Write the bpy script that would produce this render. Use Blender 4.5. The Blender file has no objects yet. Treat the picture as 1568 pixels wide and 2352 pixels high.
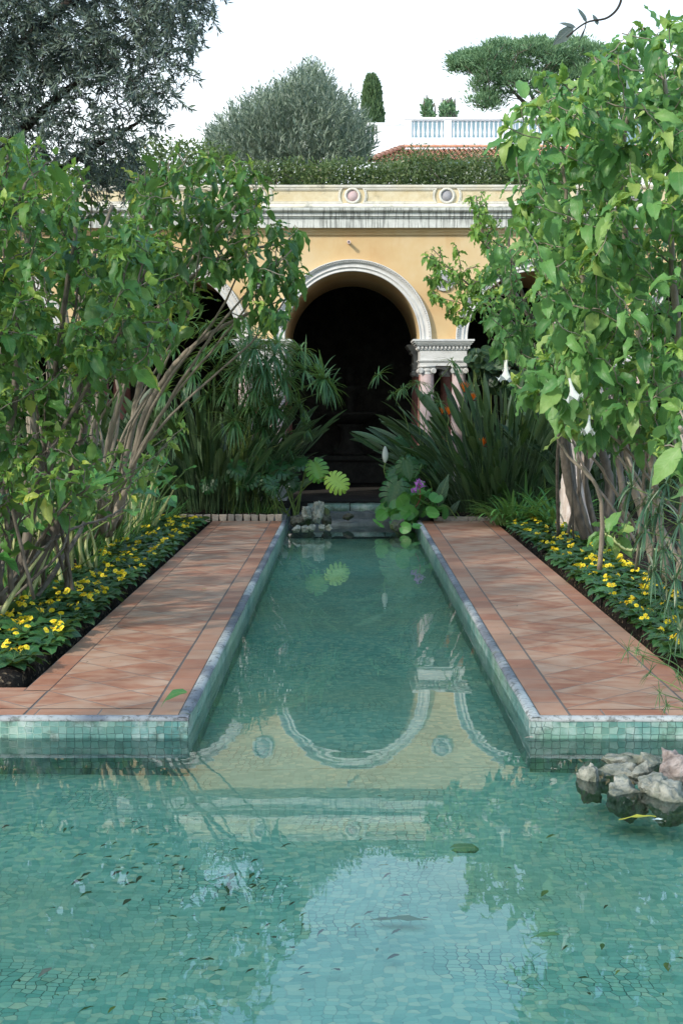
import bpy, math, random
import numpy as np
from mathutils import Vector, Matrix
R = math.radians
scene = bpy.context.scene
COL = scene.collection
# ---------------- camera ----------------
CAMZ = 1.49; PITCH = R(4.39); YAW = R(0.22); FPX = 3360.0
cam_d = bpy.data.cameras.new('camera'); cam = bpy.data.objects.new('camera', cam_d); COL.objects.link(cam)
cam.location = (0, 0, CAMZ); cam.rotation_euler = (R(90) - PITCH, 0, YAW)
cam_d.sensor_fit = 'VERTICAL'; cam_d.sensor_height = 36.0; cam_d.sensor_width = 24.0
cam_d.lens = 36.0 * FPX / 2352; cam_d.clip_start = 0.05; cam_d.clip_end = 2000
scene.camera = cam
# ---------------- sky and sun ----------------
SUN = Vector((-0.60, -0.58, 0.55)).normalized()
elev = math.asin(SUN.z); az = math.atan2(SUN.x, SUN.y)
w = bpy.data.worlds.new('World'); scene.world = w; w.use_nodes = True
wn = w.node_tree; wn.nodes.clear()
sk = wn.nodes.new('ShaderNodeTexSky'); sk.sky_type = 'NISHITA'; sk.sun_disc = False
sk.sun_elevation = elev; sk.sun_rotation = az; sk.air_density = 1.0; sk.dust_density = 5.0; sk.ozone_density = 1.0
bg = wn.nodes.new('ShaderNodeBackground'); bg.inputs[1].default_value = 0.15
wo = wn.nodes.new('ShaderNodeOutputWorld'); # bright hazy veil over the blue, whiter towards the horizon
wc_ = wn.nodes.new('ShaderNodeTexCoord'); wsx = wn.nodes.new('ShaderNodeSeparateXYZ'); wn.links.new(wc_.outputs['Generated'], wsx.inputs[0])
wr = wn.nodes.new('ShaderNodeMapRange'); wn.links.new(wsx.outputs[2], wr.inputs[0]); wr.inputs[1].default_value = 0.0; wr.inputs[2].default_value = 0.9; wr.inputs[3].default_value = 0.92; wr.inputs[4].default_value = 0.55
wz = wn.nodes.new('ShaderNodeTexNoise'); wn.links.new(wc_.outputs['Generated'], wz.inputs[0]); wz.inputs['Scale'].default_value = 2.2; wz.inputs['Detail'].default_value = 5
wm = wn.nodes.new('ShaderNodeMath'); wm.operation = 'MULTIPLY_ADD'; wn.links.new(wz.outputs[0], wm.inputs[0]); wm.inputs[1].default_value = 0.25; wn.links.new(wr.outputs[0], wm.inputs[2])
wsb = wn.nodes.new('ShaderNodeMath'); wsb.operation = 'SUBTRACT'; wsb.use_clamp = True; wn.links.new(wm.outputs[0], wsb.inputs[0]); wsb.inputs[1].default_value = 0.12
wx = wn.nodes.new('ShaderNodeMix'); wx.data_type = 'RGBA'; wn.links.new(wsb.outputs[0], wx.inputs[0]); wn.links.new(sk.outputs[0], wx.inputs[6]); 
wh = wn.nodes.new('ShaderNodeValToRGB'); wn.links.new(wsx.outputs[2], wh.inputs[0]); wh.color_ramp.elements[0].position = 0.18; wh.color_ramp.elements[0].color = (0.90, 0.97, 1, 1); wh.color_ramp.elements[1].position = 0.38; wh.color_ramp.elements[1].color = (0.40, 0.66, 0.95, 1)
wv = wn.nodes.new('ShaderNodeVectorMath'); wv.operation = 'SCALE'; wn.links.new(wh.outputs[0], wv.inputs[0]); wv.inputs['Scale'].default_value = 7.6; wn.links.new(wv.outputs[0], wx.inputs[7])
wn.links.new(wx.outputs[2], bg.inputs[0]); wn.links.new(bg.outputs[0], wo.inputs[0])
sd = bpy.data.lights.new('sun', 'SUN'); sd.energy = 2.1; sd.angle = R(2.5); sd.color = (1.0, 0.93, 0.82)
so = bpy.data.objects.new('sun', sd); COL.objects.link(so)
so.rotation_euler = SUN.to_track_quat('Z', 'Y').to_euler(); so.location = SUN * 60
scene.view_settings.view_transform = 'Standard'; scene.view_settings.look = 'None'
scene.view_settings.exposure = 0.78; scene.view_settings.gamma = 1.0
scene.cycles.use_denoising = True; scene.cycles.max_bounces = 8; scene.cycles.transparent_max_bounces = 8
scene.cycles.sample_clamp_indirect = 6.0
scene.render.film_transparent = False

# ---------------- helpers ----------------
_Rm = np.array(Matrix.Rotation(YAW, 3, 'Z') @ Matrix.Rotation(R(90) - PITCH, 3, 'X'))
def ray(px, py): return _Rm @ np.array([(px - 784) / FPX, (1176 - py) / FPX, -1.0])
def P(px, py, Y):
    d = ray(px, py); t = Y / d[1]; return np.array([0, 0, CAMZ]) + d * t
def Gp(px, py, z=0.0):
    d = ray(px, py); t = (z - CAMZ) / d[2]; return np.array([0, 0, CAMZ]) + d * t
def nz(v):
    v = np.asarray(v, float); return v / (np.linalg.norm(v, axis=-1, keepdims=True) + 1e-9)

class MB:
    """collects geometry in world space and links it as one mesh"""
    def __init__(s): s.V = []; s.F = []; s.n = 0; s.UV = []; s.Rn = []
    def add(s, V, F, uv=None, rnd=None):
        V = np.asarray(V, float).reshape(-1, 3)
        for f in (F if isinstance(F, list) else [F]):
            f = np.asarray(f, int)
            if f.size: s.F.append(f + s.n)
        s.V.append(V); m = len(V)
        s.UV.append(np.zeros((m, 2)) if uv is None else np.asarray(uv, float).reshape(-1, 2))
        s.Rn.append(np.full(m, 0.5) if rnd is None else np.broadcast_to(np.asarray(rnd, float).reshape(-1), (m,)))
        s.n += m
    def box(s, x0, x1, y0, y1, z0, z1, M=None):
        V = np.array([(x, y, z) for x in (x0, x1) for y in (y0, y1) for z in (z0, z1)], float)
        F = [(0, 1, 3, 2), (4, 6, 7, 5), (0, 4, 5, 1), (2, 3, 7, 6), (0, 2, 6, 4), (1, 5, 7, 3)]
        if M is not None: V = V @ np.array(M)[:3, :3].T + np.array(M)[:3, 3]
        s.add(V, np.array(F))
    def lathe(s, prof, c, n=20, axis='z', ang=(0, 2 * math.pi), cap=True):
        # prof: (radius, height); full turn
        prof = np.array(prof, float); m = len(prof)
        a = np.linspace(ang[0], ang[1], n, endpoint=False)
        V = np.zeros((m, n, 3)); V[:, :, 0] = prof[:, 0:1] * np.cos(a); V[:, :, 1] = prof[:, 0:1] * np.sin(a); V[:, :, 2] = prof[:, 1:2]
        if axis == 'y': V = V[:, :, [0, 2, 1]]
        if axis == 'x': V = V[:, :, [2, 0, 1]]
        V = V.reshape(-1, 3) + np.array(c)
        i = np.arange(m - 1)[:, None] * n; j = np.arange(n)[None, :]; j2 = (j + 1) % n
        F = np.stack([i + j, i + j2, i + n + j2, i + n + j], -1).reshape(-1, 4)
        if axis == 'y': F = F[:, ::-1]
        s.add(V, F)
        if cap:
            for r_ in (0, m - 1):
                if prof[r_, 0] > 1e-5:
                    ring = (np.arange(n) + r_ * n)
                    s.F.append((ring[None, :] if (r_ == m - 1) != (axis == 'y') else ring[::-1][None, :]) + s.n - m * n)
    def extrude_x(s, prof, x0, x1, nx=1):
        # prof: closed list of (y, z)
        prof = np.array(prof, float); m = len(prof); xs = np.linspace(x0, x1, nx + 1)
        V = np.zeros((nx + 1, m, 3)); V[:, :, 0] = xs[:, None]; V[:, :, 1:] = prof[None]
        i = np.arange(nx)[:, None] * m; j = np.arange(m)[None]; j2 = (j + 1) % m
        F = np.stack([i + j, i + j2, i + m + j2, i + m + j], -1).reshape(-1, 4)
        s.add(V.reshape(-1, 3), F)
        s.F.append(np.arange(m)[::-1][None] + s.n - (nx + 1) * m); s.F.append(np.arange(m)[None] + s.n - m)
    def tube(s, pts, rad, k=6, cap=False, rnd=0.5):
        pts = np.asarray(pts, float); m = len(pts); rad = np.broadcast_to(np.asarray(rad, float), (m,))
        T = nz(np.gradient(pts, axis=0)); up = np.array([0.13, 0.21, 1.0]) if abs(T[:, 2]).mean() < 0.9 else np.array([1.0, 0.1, 0.05])
        A = nz(np.cross(T, up)); B = np.cross(T, A)
        a = np.linspace(0, 2 * math.pi, k, endpoint=False)
        V = pts[:, None] + rad[:, None, None] * (A[:, None] * np.cos(a)[None, :, None] + B[:, None] * np.sin(a)[None, :, None])
        i = np.arange(m - 1)[:, None] * k; j = np.arange(k)[None]; j2 = (j + 1) % k
        F = np.stack([i + j, i + k + j, i + k + j2, i + j2], -1).reshape(-1, 4)
        L = np.concatenate([[0], np.cumsum(np.linalg.norm(np.diff(pts, axis=0), axis=1))])
        uv = np.stack([np.broadcast_to(a / 6.28, (m, k)), np.broadcast_to(L[:, None], (m, k))], -1)
        s.add(V.reshape(-1, 3), F, uv, rnd)
        if cap:
            s.F.append(np.arange(k)[None] + s.n - m * k); s.F.append(np.arange(k)[::-1][None] + s.n - k)
    def build(s, name, mat, parent=None, origin=None, smooth=True, disp=0, fix=False):
        V = np.concatenate(s.V); o = np.array([0., 0, 0])
        if parent is not None: o = np.array(org(parent))
        elif origin is not None: o = np.array(origin, float)
        V = V - o
        me = bpy.data.meshes.new(name)
        me.vertices.add(len(V)); me.vertices.foreach_set('co', V.astype(np.float32).ravel())
        lt = np.concatenate([np.full(len(f), f.shape[1], int) for f in s.F]); li = np.concatenate([f.ravel() for f in s.F])
        me.loops.add(len(li)); me.loops.foreach_set('vertex_index', li.astype(np.int32))
        me.polygons.add(len(lt)); ls = np.concatenate([[0], np.cumsum(lt)[:-1]])
        me.polygons.foreach_set('loop_start', ls.astype(np.int32)); me.polygons.foreach_set('loop_total', lt.astype(np.int32))
        me.update(calc_edges=True); me.validate()
        uv = np.concatenate(s.UV); ul = me.uv_layers.new(name='UVMap'); li2 = np.zeros(len(me.loops), np.int32); me.loops.foreach_get('vertex_index', li2)
        ul.data.foreach_set('uv', uv[li2].astype(np.float32).ravel())
        at = me.attributes.new('rnd', 'FLOAT', 'POINT'); at.data.foreach_set('value', np.concatenate(s.Rn).astype(np.float32))
        me.polygons.foreach_set('use_smooth', np.full(len(me.polygons), bool(smooth)))
        me.materials.append(mat)
        if fix:
            import bmesh
            b = bmesh.new(); b.from_mesh(me); bmesh.ops.recalc_face_normals(b, faces=b.faces); b.to_mesh(me); b.free()
        ob = bpy.data.objects.new(name, me); COL.objects.link(ob)
        if parent is not None: ob.parent = parent
        else: ob.location = o
        return ob
def org(o):
    v = Vector(o.location); p = o.parent
    while p: v += p.location; p = p.parent
    return v
def tag(o, label, cat, group=None):
    o['label'] = label; o['category'] = cat
    if group: o['group'] = group
    return o
def thing(name, label, cat, loc, group=None):
    o = bpy.data.objects.new(name, None); COL.objects.link(o); o.location = loc; o.empty_display_size = 0.2
    return tag(o, label, cat, group)
def structure(o): o['kind'] = 'structure'; return o
def copy_tree(o, parent=None):
    c = o.copy(); COL.objects.link(c)
    if parent is not None: c.parent = parent
    for ch in list(o.children): copy_tree(ch, c)
    return c
def bevel(o, w_=0.01, seg=2):
    m = o.modifiers.new('bevel', 'BEVEL'); m.width = w_; m.segments = seg; m.limit_method = 'ANGLE'; m.angle_limit = R(40); return o

# ---------------- node helpers ----------------
class NT:
    def __init__(s, name):
        s.m = bpy.data.materials.new(name); s.m.use_nodes = True; s.t = s.m.node_tree; s.t.nodes.clear()
        s.out = s.t.nodes.new('ShaderNodeOutputMaterial')
    def n(s, ty, props=None, **inp):
        nd = s.t.nodes.new('ShaderNode' + ty)
        for k, v in (props or {}).items(): setattr(nd, k, v)
        for k, v in inp.items():
            key = int(k[1:]) if k[0] == 'i' and k[1:].isdigit() else k.replace('_', ' ')
            s.set(nd.inputs[key], v)
        return nd
    def set(s, sock, v):
        if isinstance(v, bpy.types.NodeSocket): s.t.links.new(v, sock)
        elif isinstance(v, bpy.types.Node): s.t.links.new(v.outputs[0], sock)
        else:
            if isinstance(v, (tuple, list)) and len(v) == 3 and sock.type == 'RGBA': v = (*v, 1)
            sock.default_value = v
    def math(s, op, a, b=0.0, c=None, clamp=False):
        nd = s.t.nodes.new('ShaderNodeMath'); nd.operation = op; nd.use_clamp = clamp; s.set(nd.inputs[0], a); s.set(nd.inputs[1], b)
        if c is not None: s.set(nd.inputs[2], c)
        return nd.outputs[0]
    def mix(s, f, a, b, bt='MIX'):
        nd = s.t.nodes.new('ShaderNodeMix'); nd.data_type = 'RGBA'; nd.blend_type = bt; nd.clamp_factor = True
        s.set(nd.inputs[0], f); s.set(nd.inputs[6], a); s.set(nd.inputs[7], b); return nd.outputs[2]
    def ramp(s, f, stops, interp='LINEAR'):
        nd = s.t.nodes.new('ShaderNodeValToRGB'); s.set(nd.inputs[0], f); cr = nd.color_ramp; cr.interpolation = interp
        while len(cr.elements) < len(stops): cr.elements.new(0.5)
        for e, (p, c) in zip(cr.elements, stops): e.position = p; e.color = (*c, 1) if len(c) == 3 else c
        return nd.outputs[0]
    def sm(s, x, a, b):  # smoothstep a..b -> 0..1
        nd = s.n('MapRange', dict(interpolation_type='SMOOTHSTEP', clamp=True)); s.set(nd.inputs[0], x); s.set(nd.inputs[1], a); s.set(nd.inputs[2], b); return nd.outputs[0]
    def coord(s, which='Object', scale=(1, 1, 1), rot=(0, 0, 0), loc=(0, 0, 0)):
        tc = s.n('TexCoord'); mp = s.n('Mapping'); s.t.links.new(tc.outputs[which], mp.inputs[0])
        mp.inputs['Scale'].default_value = scale; mp.inputs['Rotation'].default_value = rot; mp.inputs['Location'].default_value = loc
        return mp.outputs[0]
    def wpos(s, scale=(1, 1, 1), rot=(0, 0, 0)):
        g = s.n('NewGeometry'); mp = s.n('Mapping'); s.t.links.new(g.outputs['Position'], mp.inputs[0])
        mp.inputs['Scale'].default_value = scale; mp.inputs['Rotation'].default_value = rot; return mp.outputs[0]
    def noise(s, v, sc, det=4, rough=0.55, dist=0.0):
        nd = s.n('TexNoise', None, Vector=v, Scale=sc, Detail=float(det), Roughness=rough, Distortion=dist); return nd.outputs[0]
    def bump(s, h, st=0.3, d=0.02, nrm=None):
        nd = s.n('Bump', None, Strength=st, Distance=d, Height=h)
        if nrm is not None: s.set(nd.inputs['Normal'], nrm)
        return nd.outputs[0]
    def pbr(s, col, rough=0.7, nrm=None, spec=0.4, sub=None):
        b = s.n('BsdfPrincipled'); s.set(b.inputs['Base Color'], col); s.set(b.inputs['Roughness'], rough); b.inputs['Specular IOR Level'].default_value = spec
        if nrm is not None: s.set(b.inputs['Normal'], nrm)
        return b.outputs[0]
    def fin(s, sh): s.t.links.new(sh, s.out.inputs[0]); return s.m

def leafmat(name, stops, transl=0.35, rough=0.42, spec=0.45, vein=0.12, tcol=None, noise=1.3, back=0.25):
    """per-leaf colour from 'rnd', pale midrib and side veins, translucent blade"""
    t = NT(name); at = t.n('Attribute', dict(attribute_name='rnd')); uv = t.n('UVMap'); sp = t.n('SeparateXYZ', None, i0=uv.outputs[0])
    big = t.noise(t.wpos(), noise, 3)
    f = t.math('ADD', at.outputs['Fac'], t.math('MULTIPLY', t.math('SUBTRACT', big, 0.5), 0.7), clamp=True)
    col = t.ramp(f, stops)
    blot = t.noise(t.wpos(), 38, 3)
    col = t.mix(t.math('MULTIPLY', t.sm(blot, 0.5, 0.75), 0.25), col, (0.16, 0.22, 0.04))
    du = t.math('ABSOLUTE', t.math('SUBTRACT', sp.outputs[0], 0.5))
    mid = t.math('SUBTRACT', 1.0, t.sm(du, 0.015, 0.05))
    sv = t.math('SUBTRACT', sp.outputs[1], t.math('MULTIPLY', du, 0.55)); sv = t.math('ABSOLUTE', t.math('SUBTRACT', t.math('FRACT', t.math('MULTIPLY', sv, 9.0)), 0.5))
    side = t.math('MULTIPLY', t.math('SUBTRACT', 1.0, t.sm(sv, 0.03, 0.13)), 0.6)
    vv = t.math('MAXIMUM', mid, side)
    col = t.mix(t.math('MULTIPLY', vv, vein), col, (0.45, 0.55, 0.25))
    g = t.n('NewGeometry'); col = t.mix(t.math('MULTIPLY', g.outputs['Backfacing'], back), col, (0.22, 0.32, 0.16))
    nrm = t.bump(t.math('ADD', vv, t.math('MULTIPLY', blot, -0.6)), 0.35, 0.003)
    a = t.pbr(col, rough, nrm, spec)
    tr = t.n('BsdfTranslucent'); tc = t.mix(0.55, col, tcol or (0.30, 0.45, 0.04)); t.set(tr.inputs[0], tc)
    mx = t.n('MixShader', None, i0=transl, i1=a, i2=tr); return t.fin(mx.outputs[0])
def barkmat(name, c0, c1, sc=18, rough=0.85):
    t = NT(name); p = t.wpos((1, 1, 0.25)); n = t.noise(p, sc, 6, 0.65); n2 = t.noise(t.wpos(), 3.1, 3)
    c = t.ramp(n, [(0.3, c0), (0.7, c1)]); c = t.mix(t.math('MULTIPLY', n2, 0.4), c, c0)
    return t.fin(t.pbr(c, rough, t.bump(n, 0.7, 0.01), 0.25))
def plain(name, col, rough=0.6, spec=0.4, var=0.15, sc=12, transl=0):
    t = NT(name); n = t.noise(t.wpos(), sc, 4); c = t.mix(t.math('MULTIPLY', t.sm(n, 0.35, 0.7), var * 2), col, tuple(x * 0.55 for x in col))
    s_ = t.pbr(c, rough, t.bump(n, 0.2, 0.004), spec)
    if transl:
        tr = t.n('BsdfTranslucent'); t.set(tr.inputs[0], c); s_ = t.n('MixShader', None, i0=transl, i1=s_, i2=tr).outputs[0]
    return t.fin(s_)

# ---------------- materials ----------------
def m_soil():
    t = NT('soil'); p = t.wpos(); n = t.noise(p, 60, 8, 0.75); v = t.n('TexVoronoi', None, Vector=p, Scale=55.0); r_ = v.outputs['Color']
    sp = t.n('SeparateColor', None, i0=r_)
    c = t.ramp(n, [(0.3, (0.008, 0.006, 0.005)), (0.6, (0.03, 0.022, 0.016)), (0.8, (0.075, 0.055, 0.04))])
    chip = t.sm(sp.outputs[0], 0.93, 0.95); c = t.mix(t.math('MULTIPLY', chip, 0.8), c, (0.22, 0.16, 0.10))
    return t.fin(t.pbr(c, 0.95, t.bump(t.math('ADD', n, v.outputs[0]), 1.0, 0.02), 0.15))
def m_paving():
    """0.30 m terracotta tiles laid diagonally between borders of half tiles"""
    t = NT('terracotta_paving'); g = t.n('NewGeometry'); sp = t.n('SeparateXYZ', None, i0=g.outputs['Position']); x, y = sp.outputs[0], sp.outputs[1]
    uvn = t.n('UVMap'); us = t.n('SeparateXYZ', None, i0=uvn.outputs[0]); u, v = us.outputs[0], us.outputs[1]
    at = t.n('Attribute', dict(attribute_name='rnd')).outputs['Fac']   # 0 = diagonal field, 1 = border strip
    k = 1 / (0.30 * math.sqrt(2)); a = t.math('MULTIPLY', t.math('ADD', u, v), k); b = t.math('MULTIPLY', t.math('SUBTRACT', u, v), k)
    def edge(q, s_=0.30): f = t.math('FRACT', q); return t.math('MULTIPLY', t.math('MINIMUM', f, t.math('SUBTRACT', 1.0, f)), s_)
    eD = t.math('MINIMUM', edge(a), edge(b))
    eB = edge(t.math('MULTIPLY', v, 1 / 0.30))
    e = t.mix(at, eD, eB)
    idD = t.n('CombineXYZ', None, i0=t.math('FLOOR', a), i1=t.math('FLOOR', b)); idB = t.n('CombineXYZ', None, i0=t.math('FLOOR', t.math('MULTIPLY', v, 1 / 0.30)), i1=77.0)
    idv = t.mix(at, idD.outputs[0], idB.outputs[0]); wn_ = t.n('TexWhiteNoise', dict(noise_dimensions='3D'), Vector=idv); rn = wn_.outputs[0]; rc = wn_.outputs[1]
    off = t.n('VectorMath', dict(operation='MULTIPLY_ADD'), i0=rc, i1=(7, 7, 7), i2=g.outputs['Position'])
    mp = t.n('Mapping', None, Vector=off.outputs[0]); mp.inputs['Scale'].default_value = (1.0, 1.7, 1)
    n = t.noise(mp.outputs[0], 4.6, 3, 0.55, 0.6); fine = t.noise(g.outputs['Position'], 70, 5, 0.7)
    c = t.ramp(t.math('ADD', n, t.math('MULTIPLY', t.math('SUBTRACT', rn, 0.5), 0.20)), [(0.30, (0.29, 0.115, 0.065)), (0.44, (0.355, 0.168, 0.100)), (0.54, (0.39, 0.22, 0.14)), (0.74, (0.43, 0.285, 0.20))])
    bc = t.ramp(t.math('ADD', t.math('MULTIPLY', rn, 0.6), t.math('MULTIPLY', t.noise(g.outputs['Position'], 9, 3), 0.5)), [(0.3, (0.29, 0.108, 0.060)), (0.55, (0.36, 0.158, 0.092)), (0.8, (0.41, 0.235, 0.15))]); c = t.mix(t.math('MULTIPLY', at, 0.6), c, bc)
    c = t.mix(t.math('MULTIPLY', t.sm(fine, 0.55, 0.8), 0.25), c, (0.25, 0.14, 0.09))
    big = t.noise(g.outputs['Position'], 1.1, 5, 0.6); c = t.mix(t.math('MULTIPLY', t.sm(big, 0.5, 0.75), 0.3), c, (0.30, 0.20, 0.15))
    joint = t.math('SUBTRACT', 1.0, t.sm(e, 0.0022, 0.0042)); c = t.mix(joint, c, (0.17, 0.15, 0.13))
    h = t.math('ADD', t.sm(e, 0.001, 0.007), t.math('MULTIPLY', fine, 0.15))
    rr = t.math('ADD', 0.42, t.math('MULTIPLY', n, 0.25))
    return t.fin(t.pbr(c, rr, t.bump(h, 0.6, 0.004), 0.42))
def m_mosaic(name='mosaic', wall=False):
    t = NT(name); uv = t.n('UVMap').outputs[0]
    w1 = t.n('TexNoise', None, Vector=uv, Scale=1.6, Detail=3.0); wv = t.n('VectorMath', dict(operation='MULTIPLY_ADD'), i0=w1.outputs[1], i1=(0.22, 0.22, 0), i2=uv)
    wc = wv.outputs[0] if not wall else uv
    mp = t.n('Mapping', None, Vector=wc); mp.inputs['Scale'].default_value = (1, 1.15, 1)
    kw = dict(Scale=26.0 if wall else 30.0, Randomness=0.55 if not wall else 0.30)
    V1 = t.n('TexVoronoi', dict(feature='DISTANCE_TO_EDGE', voronoi_dimensions='2D'), Vector=mp.outputs[0], **kw); V2 = t.n('TexVoronoi', dict(feature='F1', voronoi_dimensions='2D'), Vector=mp.outputs[0], **kw)
    sp = t.n('SeparateColor', None, i0=V2.outputs['Color'])
    c = t.ramp(sp.outputs[0], [(0.0, (0.05, 0.16, 0.155)), (0.3, (0.085, 0.22, 0.205)), (0.6, (0.12, 0.27, 0.25)), (0.85, (0.18, 0.32, 0.29)), (1.0, (0.29, 0.37, 0.34))] if wall else [(0.0, (0.16, 0.41, 0.30)), (0.3, (0.23, 0.49, 0.35)), (0.6, (0.31, 0.56, 0.40)), (0.85, (0.42, 0.61, 0.41)), (1.0, (0.54, 0.64, 0.41))])
    big = t.noise(uv, 0.55, 4, 0.6); c = t.mix(t.math('MULTIPLY', t.sm(big, 0.40, 0.66), 0.55), c, (0.36, 0.46, 0.27))
    b2 = t.noise(uv, 1.7, 5, 0.65); c = t.mix(t.math('MULTIPLY', t.sm(b2, 0.5, 0.8), 0.4), c, (0.055, 0.24, 0.20))
    if wall:
        st = t.noise(t.wpos((1, 1, 1)), 5, 6, 0.7); c = t.mix(t.math('MULTIPLY', t.sm(st, 0.44, 0.66), 0.75), c, (0.42, 0.47, 0.44))
        c = t.mix(t.math('MULTIPLY', t.sm(t.noise(t.wpos(), 12, 5, 0.7), 0.50, 0.70), 0.65), c, (0.07, 0.085, 0.06))
    gn = t.noise(uv, 2.6, 3); ln = t.math('SUBTRACT', 1.0, t.sm(V1.outputs[0], 0.018, 0.055))
    dark = t.mix(t.sm(gn, 0.44, 0.60), (0.30, 0.42, 0.32), (0.02, 0.055, 0.05))
    c = t.mix(t.math('MULTIPLY', ln, 0.8 if wall else t.math('ADD', 0.30, t.math('MULTIPLY', t.sm(t.noise(uv, 1.3, 4, 0.65), 0.45, 0.62), 0.6))), c, dark)
    fine = t.noise(uv, 40, 5, 0.7); c = t.mix(t.math('MULTIPLY', t.sm(fine, 0.5, 0.8), 0.25), c, (0.05, 0.14, 0.09))
    return t.fin(t.pbr(c, 0.35 if wall else 0.6, t.bump(t.sm(V1.outputs[0], 0.01, 0.08), 0.5, 0.004), 0.4))
def m_water():
    t = NT('water'); p = t.wpos((1, 1, 1)); n = t.noise(t.wpos((0.7, 1.4, 1)), 2.6, 2, 0.45); n2 = t.noise(p, 14, 2, 0.5)
    h = t.math('ADD', n, t.math('MULTIPLY', n2, 0.05)); nr = t.bump(h, 0.05, 0.012)
    fr = t.n('Fresnel', None, IOR=1.31, Normal=nr); gl = t.n('BsdfGlossy', None, Roughness=0.0, Normal=nr); gl.inputs[0].default_value = (1, 1, 1, 1)
    tr = t.n('BsdfTransparent'); tr.inputs[0].default_value = (0.93, 0.99, 0.975, 1)
    return t.fin(t.n('MixShader', None, i0=fr, i1=tr, i2=gl).outputs[0])
def m_stucco():
    t = NT('ochre_stucco'); p = t.wpos(); n = t.noise(p, 0.9, 5, 0.6); n2 = t.noise(t.wpos((1, 1, 0.3)), 6, 5, 0.6); f = t.noise(p, 90, 4)
    c = t.ramp(n, [(0.3, (0.54, 0.34, 0.16)), (0.5, (0.61, 0.44, 0.23)), (0.7, (0.66, 0.54, 0.34))])
    c = t.mix(t.math('MULTIPLY', t.sm(n2, 0.55, 0.8), 0.35), c, (0.50, 0.26, 0.09))
    return t.fin(t.pbr(c, 0.9, t.bump(t.math('ADD', f, n2), 0.25, 0.004), 0.2))
def m_stone(name, c0, c1, stain=0.5, streak=False, sc=9, ochre=0.0):
    t = NT(name); p = t.wpos(); n = t.noise(p, sc, 7, 0.7); c = t.ramp(n, [(0.3, c0), (0.7, c1)])
    if ochre: c = t.mix(t.math('MULTIPLY', t.sm(t.noise(p, 2.3, 5, 0.6), 0.4, 0.65), ochre), c, (0.62, 0.50, 0.24))
    if streak:
        s1 = t.noise(t.wpos((1, 0.2, 0.07)), 30, 4, 0.6); s2 = t.noise(t.wpos((1, 1, 0.6)), 1.3, 4)
        c = t.mix(t.math('MULTIPLY', t.sm(t.math('ADD', s1, t.math('MULTIPLY', t.math('SUBTRACT', s2, 0.5), 0.35)), 0.47, 0.60), stain), c, (0.09, 0.095, 0.085))
    else:
        s1 = t.noise(p, 4.1, 7, 0.75); c = t.mix(t.math('MULTIPLY', t.sm(s1, 0.52, 0.7), stain), c, (0.07, 0.08, 0.07))
    return t.fin(t.pbr(c, 0.85, t.bump(n, 0.5, 0.006), 0.25))
def m_rock(name, c0, c1, moss=0.3):
    t = NT(name); p = t.wpos(); n = t.noise(p, 14, 8, 0.7, 0.5); n2 = t.noise(p, 5, 5, 0.6); vo = t.n('TexVoronoi', None, Vector=p, Scale=22.0)
    c = t.ramp(n, [(0.32, tuple(x * 0.5 for x in c0)), (0.42, c0), (0.62, c1)])
    c = t.mix(t.math('MULTIPLY', t.sm(n2, 0.45, 0.65), moss), c, (0.07, 0.10, 0.02))
    sp = t.n('SeparateXYZ', None, i0=t.n('NewGeometry').outputs['Position']); wet = t.math('SUBTRACT', 1.0, t.sm(t.math('ADD', sp.outputs[2], t.math('MULTIPLY', n2, 0.03)), -0.085, -0.05))   # algae and wet line at the water
    c = t.mix(t.math('MULTIPLY', wet, 0.4), c, (0.06, 0.075, 0.04))
    return t.fin(t.pbr(c, 0.8, t.bump(t.math('ADD', n, t.math('MULTIPLY', vo.outputs[0], 0.5)), 1.0, 0.03), 0.3))
def m_coping():
    t = NT('coping_stone'); p = t.wpos(); n = t.noise(p, 26, 7, 0.7); seg = t.noise(p, 0.8, 5, 0.62); c = t.ramp(seg, [(0.40, (0.12, 0.13, 0.15)), (0.49, (0.20, 0.21, 0.23)), (0.53, (0.33, 0.34, 0.335)), (0.62, (0.44, 0.45, 0.43))])
    c = t.mix(t.math('MULTIPLY', t.sm(n, 0.5, 0.62), 0.7), c, (0.06, 0.065, 0.055)); c = t.mix(t.math('MULTIPLY', t.sm(t.noise(p, 5, 4), 0.6, 0.7), 0.4), c, (0.13, 0.15, 0.06))
    return t.fin(t.pbr(c, 0.8, t.bump(n, 0.6, 0.006), 0.3))
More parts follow.
